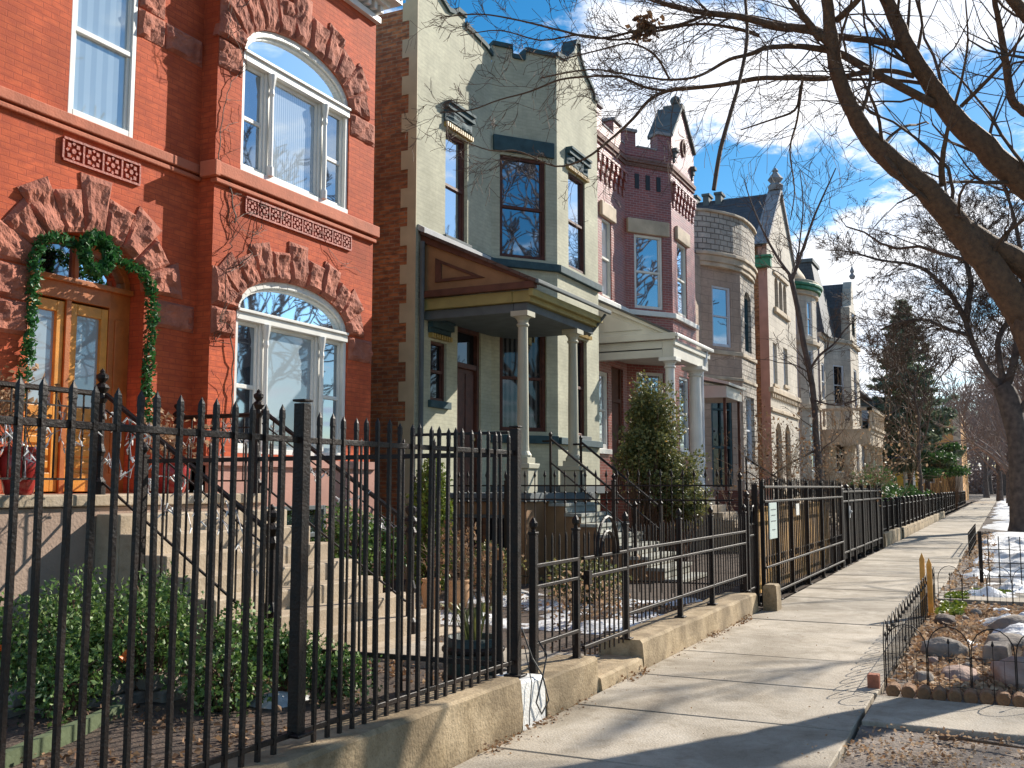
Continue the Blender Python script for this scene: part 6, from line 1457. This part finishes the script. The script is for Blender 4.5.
# ------------------------------------------------------------------ the big tree whose limbs hang over the walk
TA = thing('bare_tree', (11.1, -.75, -.1), 'big leafless tree whose thick brown limbs cross the sky at upper right', 'tree')
rng = random.Random(21); tr = MB(); br = MB(); tw = MB()
trunk = [(11.12, -.78, -.15, .46), (11.1, -.76, .1, .36), (11.07, -.74, .6, .31), (11.05, -.70, 1.4, .27), (11.0, -.55, 2.3, .24), (11.0, -.38, 2.9, .19), (11, -.24, 3.25, .15)]
limb(tr, tw, trunk, rng, (1e9, 0))
WS = dict(a=.66, a2=.7, b=.64, c=.65, d=.65, Bl=.5, Bv=.8, yl=.55, yr=.55, yc=.55, y2=.5, y3=.5, y4=.5, yard=.66, B=.9)
L_ = {k: [(p[0], p[1], p[2], p[3] * WS.get(k, .75)) for p in v] for k, v in LIMB.items()}
L_['a2'] = [(11.05, -.5, 2.6, .14)] + L_['a2']; L_['b'] = [(11.02, -.58, 2.2, .2), (11.25, -.82, 3.4, .17)] + L_['b']
L_['c'] = [(11.4, -.75, 4.2, .09)] + L_['c']; L_['d'] = [(11.25, -.85, 3.8, .13), (10.8, -.9, 5.0, .125)] + L_['d']
for key, dn, lv, Lm in (('a', .4, 2, 1.5), ('a2', .2, 2, 1.), ('b', .7, 2, 1.5), ('c', 1, 2, 1.2), ('d', .6, 2, 1.5), ('e', 1.5, 3, 1.7), ('f', 1.5, 3, 1.5), ('g', 1.5, 3, 1.4), ('g2', 1.8, 3, 1.2), ('h', .6, 2, 1.), ('i', 1.2, 3, 1.5), ('j', 1.2, 3, 1.5), ('k', .3, 1, .8), ('l', 1.5, 2, 1.2), ('m', 1.4, 2, 1.0), ('n', 2, 2, .9), ('o', 2.2, 2, .9), ('p', 1.7, 3, 1.2), ('q', 1.8, 3, 1.2), ('r', 2, 2, .8)):
    limb(br, tw, L_[key], rng, (1.0, 5), lv - 1, .03, .0024, 2, .27, dn * .95, Lm, kids=(2, 6))
tr.build('trunk', 'bark', TA, smooth=True); br.build('limbs', 'bark', TA, smooth=True); tw.build('twigs', 'twig', TA)
q = MB(); limb(q, q, L_['drop'], rng, (1e9, 0)); tag(q.build('broken_branch', 'twig'), 'thin dark broken branch hanging straight down against the blue sky', 'branch')
q = MB(); rg = random.Random(4); c = Vector((9.3, 3.02, 6.17)); leaves(q, [c + Vector((rg.gauss(0, .045), rg.gauss(0, .07), rg.gauss(0, .055))) for _ in range(170)], .045, rg); tag(q.build('leaf_clump', 'leaf_rust'), 'clump of dead brown leaves caught in the upper branches', 'leaves')
# young tree in the garden of the stone house
TY = thing('bare_tree', (33, 5.22, .1), 'slim young bare tree in the front garden between the stone houses', 'tree'); tr = MB(); tw = MB(); rng = random.Random(5)
L_['yard'] = [(33, 5.22, .05, .22)] + L_['yard']
limb(tr, tw, L_['yard'], rng, (1.0, 1.4), 2, .06, .007, 8, .4, 1, 2.0, kids=(2, 4))
for k in ('yl', 'yr', 'yc', 'y2', 'y3', 'y4'): limb(tr, tw, L_[k], rng, (1.0, 3.0), 2, .12, .006, 1, .40, 1, 1.9, kids=(2, 4))
tr.build('trunk', 'bark_grey', TY, smooth=True); tw.build('twigs', 'twig', TY)
# big street tree on the right
TB = thing('bare_tree', (42, -.56, 0), 'large grey brown bare street tree forking above the snow, right edge', 'tree'); tr = MB(); tw = MB(); rng = random.Random(8)
limb(tr, tw, [(42, -.56, -.1, .75)] + L_['B'], rng, (1e9, 0))
for k, dn in (('Bl', 1.5), ('Bv', 1.5), ('Bm', 1.2), ('Bn', 1.3), ('Bo', 1.7), ('Bp', 1.)): limb(tr, tw, L_[k], rng, (1.0, 4.0), 3, .05, .0075, 4, .42, dn, 4.2, kids=(3, 6))
tr.build('trunk', 'bark_grey', TB, smooth=True); tw.build('twigs', 'twig', TB)

def generic_tree(name, base, H_, r, seed, label, lv=4, rmin=.02, first=.32, nb=9, spread=.7, group=None, bm='bark_grey', tm='twig', kids=(3, 5), up=.10):
    rng = random.Random(seed); T = thing(name, base, label, 'tree', group); tr = MB(); tw = MB(); b = Vector(base); P = []
    n = 8
    for i in range(n + 1): t = i / n; P.append((b.x + rng.gauss(0, .05 * H_ / 6) * t, b.y + rng.gauss(0, .05 * H_ / 6) * t, b.z - .1 + H_ * .75 * t, r * (1.25 if i == 0 else 1 - .75 * t)))
    limb(tr, tw, P, rng, (1e9, 0))
    for j in range(nb):
        t = first + (1 - first) * (j + .5) / nb; i = min(n - 1, int(t * n)); q = Vector(P[i][:3]).lerp(Vector(P[i + 1][:3]), t * n - i); a = j * 2.4 + rng.random()
        d = Vector((math.cos(a), math.sin(a), .75 + .5 * t)); grow(tw, q, d, H_ * rng.uniform(.34, .48) * (1.15 - .5 * t), P[i][3] * .5, lv - 1, rng, up, rmin, spread, 1, .18, kids)
    tr.build('trunk', bm, T, smooth=True); tw.build('branches', tm, T); return T
TF = generic_tree('bare_tree', (62, 4.3, 0), 10.5, .17, 31, 'small dark trunked bare tree standing before the orange building', 4, .018, .3, 11, .8, kids=(3, 6))
def cp(o, x, y, rz, s, label, group=None):
    c = copy_tree(o); c.location = (x, y, 0); c.rotation_euler = (0, 0, rz); c.scale = (s, s, s * random.uniform(.9, 1.1)); c['label'] = label
    if group: c['group'] = group
    elif 'group' in c: del c['group']
    return c
GA_ = 'bare street trees massed at the end of the block'
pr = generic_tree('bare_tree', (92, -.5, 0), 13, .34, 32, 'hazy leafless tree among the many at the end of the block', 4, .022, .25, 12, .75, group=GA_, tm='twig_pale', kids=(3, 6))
for i, (x, y, s) in enumerate([(112, -.4, 1.0), (134, .6, 1.1), (150, -3.5, 1.2), (165, 2.5, 1.2), (182, 6, 1.3), (190, -1, 1.2), (205, 3, 1.3), (82, 5.2, .72), (66, -.9, .7), (96, -13, 1), (125, -13, 1.1), (158, -12, 1.1), (215, -4, 1.3), (250, 12, 1.5), (255, 3, 1.5), (225, 8, 1.4), (230, 0, 1.4), (240, -8, 1.4)]):
    cp(pr, x, y, i * 1.7, s, 'hazy leafless tree among the many at the end of the block', GA_)
for i, (x, y, s) in enumerate([(-2, -12.8, 1.2), (6, -13.5, 1.25), (14, -13, 1.2), (23, -13.5, 1.2), (36, -13.5, 1.1), (52, -13, 1.), (68, -13, 1.)]):
    cp(pr, x, y, i * 2.1 + .5, s, 'bare tree across the street, off to the right of the walk', 'bare trees across the street')
# spruce
def spruce(base, H_, R_, seed, label, n=26, leaf=.22, name='spruce_tree', m='leaf_spruce', low=.12):
    rng = random.Random(seed); T = thing(name, base, label, 'tree'); b = Vector(base); tr = MB(); tr.tube([b, b + Vector((0, 0, H_ * .5)), b + Vector((0, 0, H_ * .98))], [.26, .16, .03], 7); f = MB(); bl = MB()
    for k in range(n):
        t = k / n; z = H_ * (low + (1 - low) * t ** .95); r = R_ * (1 - t) ** .85 * rng.uniform(.75, 1.15) + .15
        for j in range(9):
            a = rng.uniform(0, 6.283); L = r * rng.uniform(.65, 1.12); o = b + Vector((0, 0, z)); d = Vector((math.cos(a), math.sin(a), 0)); P = [o + d * L * u + Vector((0, 0, -.28 * L * u + .22 * L * u * u)) for u in (0, .5, 1)]
            bl.tube(P, [.03, .02, .01], 3, cap=False)
            for u in range(int(8 + L * 17)):
                w = rng.random() ** .7; c = P[0].lerp(P[2], w) + Vector((0, 0, -.10 * L * math.sin(w * 3.1))); s = (1 - w) * .32 * L + .10
                leaves(f, [c + Vector((rng.gauss(0, .3) * s, rng.gauss(0, .3) * s, rng.gauss(0, .25) * s - .08))], leaf, rng, aspect=2.6)
    tr.build('trunk', 'bark_grey', T); bl.build('branches', 'twig', T); f.build('crown', m, T); return T
spruce((76, 6.0, 0), 15.2, 4.0, 3, 'tall dark spruce rising beyond the low brick house', low=.22)
shrub('evergreen_tree', [((74, 3.9, 3.6), (1.7, 1.2, .4)), ((76, 3.1, 2.7), (1.6, 1.1, .45)), ((72, 4.4, 2.5), (1.3, 1., .4)), ((78, 3.4, 4.4), (1.2, 1., .35))], 'leaf_deep', .12, 'green evergreen boughs spreading low in front of the orange building', 'tree', seed=12, n=3000, shell=.25)
shrub('green_hedge', [((60, 4.9, .8), (2.5, .9, .8)), ((65, 4.8, .8), (2.5, .9, .75))], 'leaf_deep', .13, 'dark green hedge behind the distant dark fence', 'hedge', seed=13, n=2200)

# added backing ridge that hides bright sky in the far wood's gaps
hl = MB(); n = 40
for i in range(n + 1):
    y = -260 + 520 * i / n; h = 6.5 + 1.5 * noise.noise(Vector((y * .02, 0, 0)))
    hl.v += [(315, y, -.2), (330, y, h), (380, y, h * .9), (420, y, -.2)]
for i in range(n):
    for k in range(3): a = i * 4 + k; hl.f.append((a, a + 1, a + 5, a + 4)); hl.mi.append(0)
structure(hl.build('backing_ridge', 'twig_pale', smooth=True))
# far wood closing the street
q = MB(); rg = random.Random(77); pts = []
for k in range(22000):
    y = rg.uniform(-70, 60); hh = 9 + 4 * noise.noise(Vector((y * .12, 0, 2))) + 1.5 * noise.noise(Vector((y * .5, 3, 2))); pts.append((rg.uniform(270, 300), y, rg.random() ** 1.4 * hh))
leaves(q, pts, .45, rg, aspect=3.2)
for k in range(60): y = rg.uniform(-70, 60); q.tube([(rg.uniform(268, 290), y, -.1), (280, y + rg.uniform(-1, 1), rg.uniform(6, 11))], [.35, .08], 5)
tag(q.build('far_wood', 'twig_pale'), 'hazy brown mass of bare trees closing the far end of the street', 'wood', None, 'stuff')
# ------------------------------------------------------------------ sky, sun, camera
SUN = Vector((.917 * math.cos(R(30)), -.399 * math.cos(R(30)), math.sin(R(30)))).normalized()
W = bpy.data.worlds.new('World'); scene.world = W; W.use_nodes = True
t = W.node_tree; N, L = t.nodes, t.links; bg = N['Background']
sky = N.new('ShaderNodeTexSky'); sky.sky_type = 'NISHITA'; sky.sun_disc = False; sky.sun_elevation = R(30); sky.sun_rotation = math.atan2(.917, -.399)
sky.air_density = 1.0; sky.dust_density = .3; sky.ozone_density = 2.5; sky.altitude = 200
hs = N.new('ShaderNodeHueSaturation'); hs.inputs['Hue'].default_value = .493; hs.inputs['Saturation'].default_value = 1.42; hs.inputs['Value'].default_value = SKYV; L.new(sky.outputs[0], hs.inputs['Color'])
tc = N.new('ShaderNodeTexCoord')
sp = N.new('ShaderNodeSeparateXYZ'); L.new(tc.outputs['Generated'], sp.inputs[0])
def M_(op, a, b=None, c=None, clamp=False):
    n = N.new('ShaderNodeMath'); n.operation = op; n.use_clamp = clamp
    for i, v in enumerate((a, b, c)):
        if v is None: continue
        if isinstance(v, (int, float)): n.inputs[i].default_value = v
        else: L.new(v, n.inputs[i])
    return n.outputs[0]
zz = M_('ADD', M_('MAXIMUM', sp.outputs['Z'], 0.), .18)
cb = N.new('ShaderNodeCombineXYZ'); L.new(M_('DIVIDE', sp.outputs['X'], zz), cb.inputs[0]); L.new(M_('DIVIDE', sp.outputs['Y'], zz), cb.inputs[1])
nz = N.new('ShaderNodeTexNoise'); nz.inputs['Scale'].default_value = 3.6; nz.inputs['Detail'].default_value = 9; nz.inputs['Roughness'].default_value = .66; nz.inputs['Distortion'].default_value = .25
L.new(cb.outputs[0], nz.inputs['Vector'])
f = nz.outputs['Fac']
# where the larger cloud banks and clear gaps stand in the sky
for d, sz, wgt in CLOUDS:
    dn = Vector(d).normalized()
    vm = N.new('ShaderNodeVectorMath'); vm.operation = 'DOT_PRODUCT'; L.new(tc.outputs['Generated'], vm.inputs[0]); vm.inputs[1].default_value = dn
    k = 1 / (1 - math.cos(R(sz)))
    e = M_('POWER', 2.718, M_('MULTIPLY', M_('SUBTRACT', vm.outputs['Value'], 1), k))
    f = M_('ADD', f, M_('MULTIPLY', e, wgt))
rp = N.new('ShaderNodeValToRGB'); rp.color_ramp.elements[0].position = .497; rp.color_ramp.elements[1].position = .64
rp.color_ramp.interpolation = 'EASE'
L.new(f, rp.inputs['Fac'])
n2 = N.new('ShaderNodeTexNoise'); n2.inputs['Scale'].default_value = 5; n2.inputs['Detail'].default_value = 6; L.new(cb.outputs[0], n2.inputs['Vector'])
cr = N.new('ShaderNodeValToRGB'); cr.color_ramp.elements[0].position = .35; cr.color_ramp.elements[0].color = (CLV * .72, CLV * .80, CLV * .94, 1); cr.color_ramp.elements[1].position = .6; cr.color_ramp.elements[1].color = (CLV, CLV * 1.0, CLV * 1.02, 1)
L.new(n2.outputs['Fac'], cr.inputs['Fac'])
mx = N.new('ShaderNodeMix'); mx.data_type = 'RGBA'; L.new(M_('MULTIPLY', rp.outputs['Color'], .95), mx.inputs['Factor']); L.new(hs.outputs[0], mx.inputs['A']); L.new(cr.outputs[0], mx.inputs['B'])
L.new(mx.outputs['Result'], bg.inputs['Color']); bg.inputs['Strength'].default_value = .085
s = bpy.data.lights.new('sun', 'SUN'); s.energy = 5.0; s.angle = R(.53); s.color = (1, .93, .82)
so = bpy.data.objects.new('sun', s); COL.objects.link(so); so.rotation_euler = SUN.to_track_quat('Z', 'Y').to_euler(); so.location = SUN * 80

cam = bpy.data.cameras.new('camera'); co = bpy.data.objects.new('camera', cam); COL.objects.link(co)
cam.sensor_width = 36; cam.lens = 36 * 1010 / 1024; cam.clip_end = 2000; cam.clip_start = .05
ph = math.atan(103 / 1010); th = math.atan(493 / math.hypot(1010, 103))
co.location = (0, 0, 1.6)
fw = Vector((math.cos(th) * math.cos(ph), math.sin(th) * math.cos(ph), math.sin(ph)))
co.rotation_euler = fw.to_track_quat('-Z', 'Y').to_euler()
scene.camera = co
scene.render.resolution_x = 1024; scene.render.resolution_y = 768
scene.render.engine = 'CYCLES'
scene.cycles.max_bounces = 6; scene.cycles.diffuse_bounces = 3; scene.cycles.glossy_bounces = 3; scene.cycles.transparent_max_bounces = 4
scene.view_settings.view_transform = 'Standard'; scene.view_settings.look = 'None'; scene.view_settings.gamma = 1
scene.view_settings.use_curve_mapping = False
scene.view_settings.exposure = EXPO
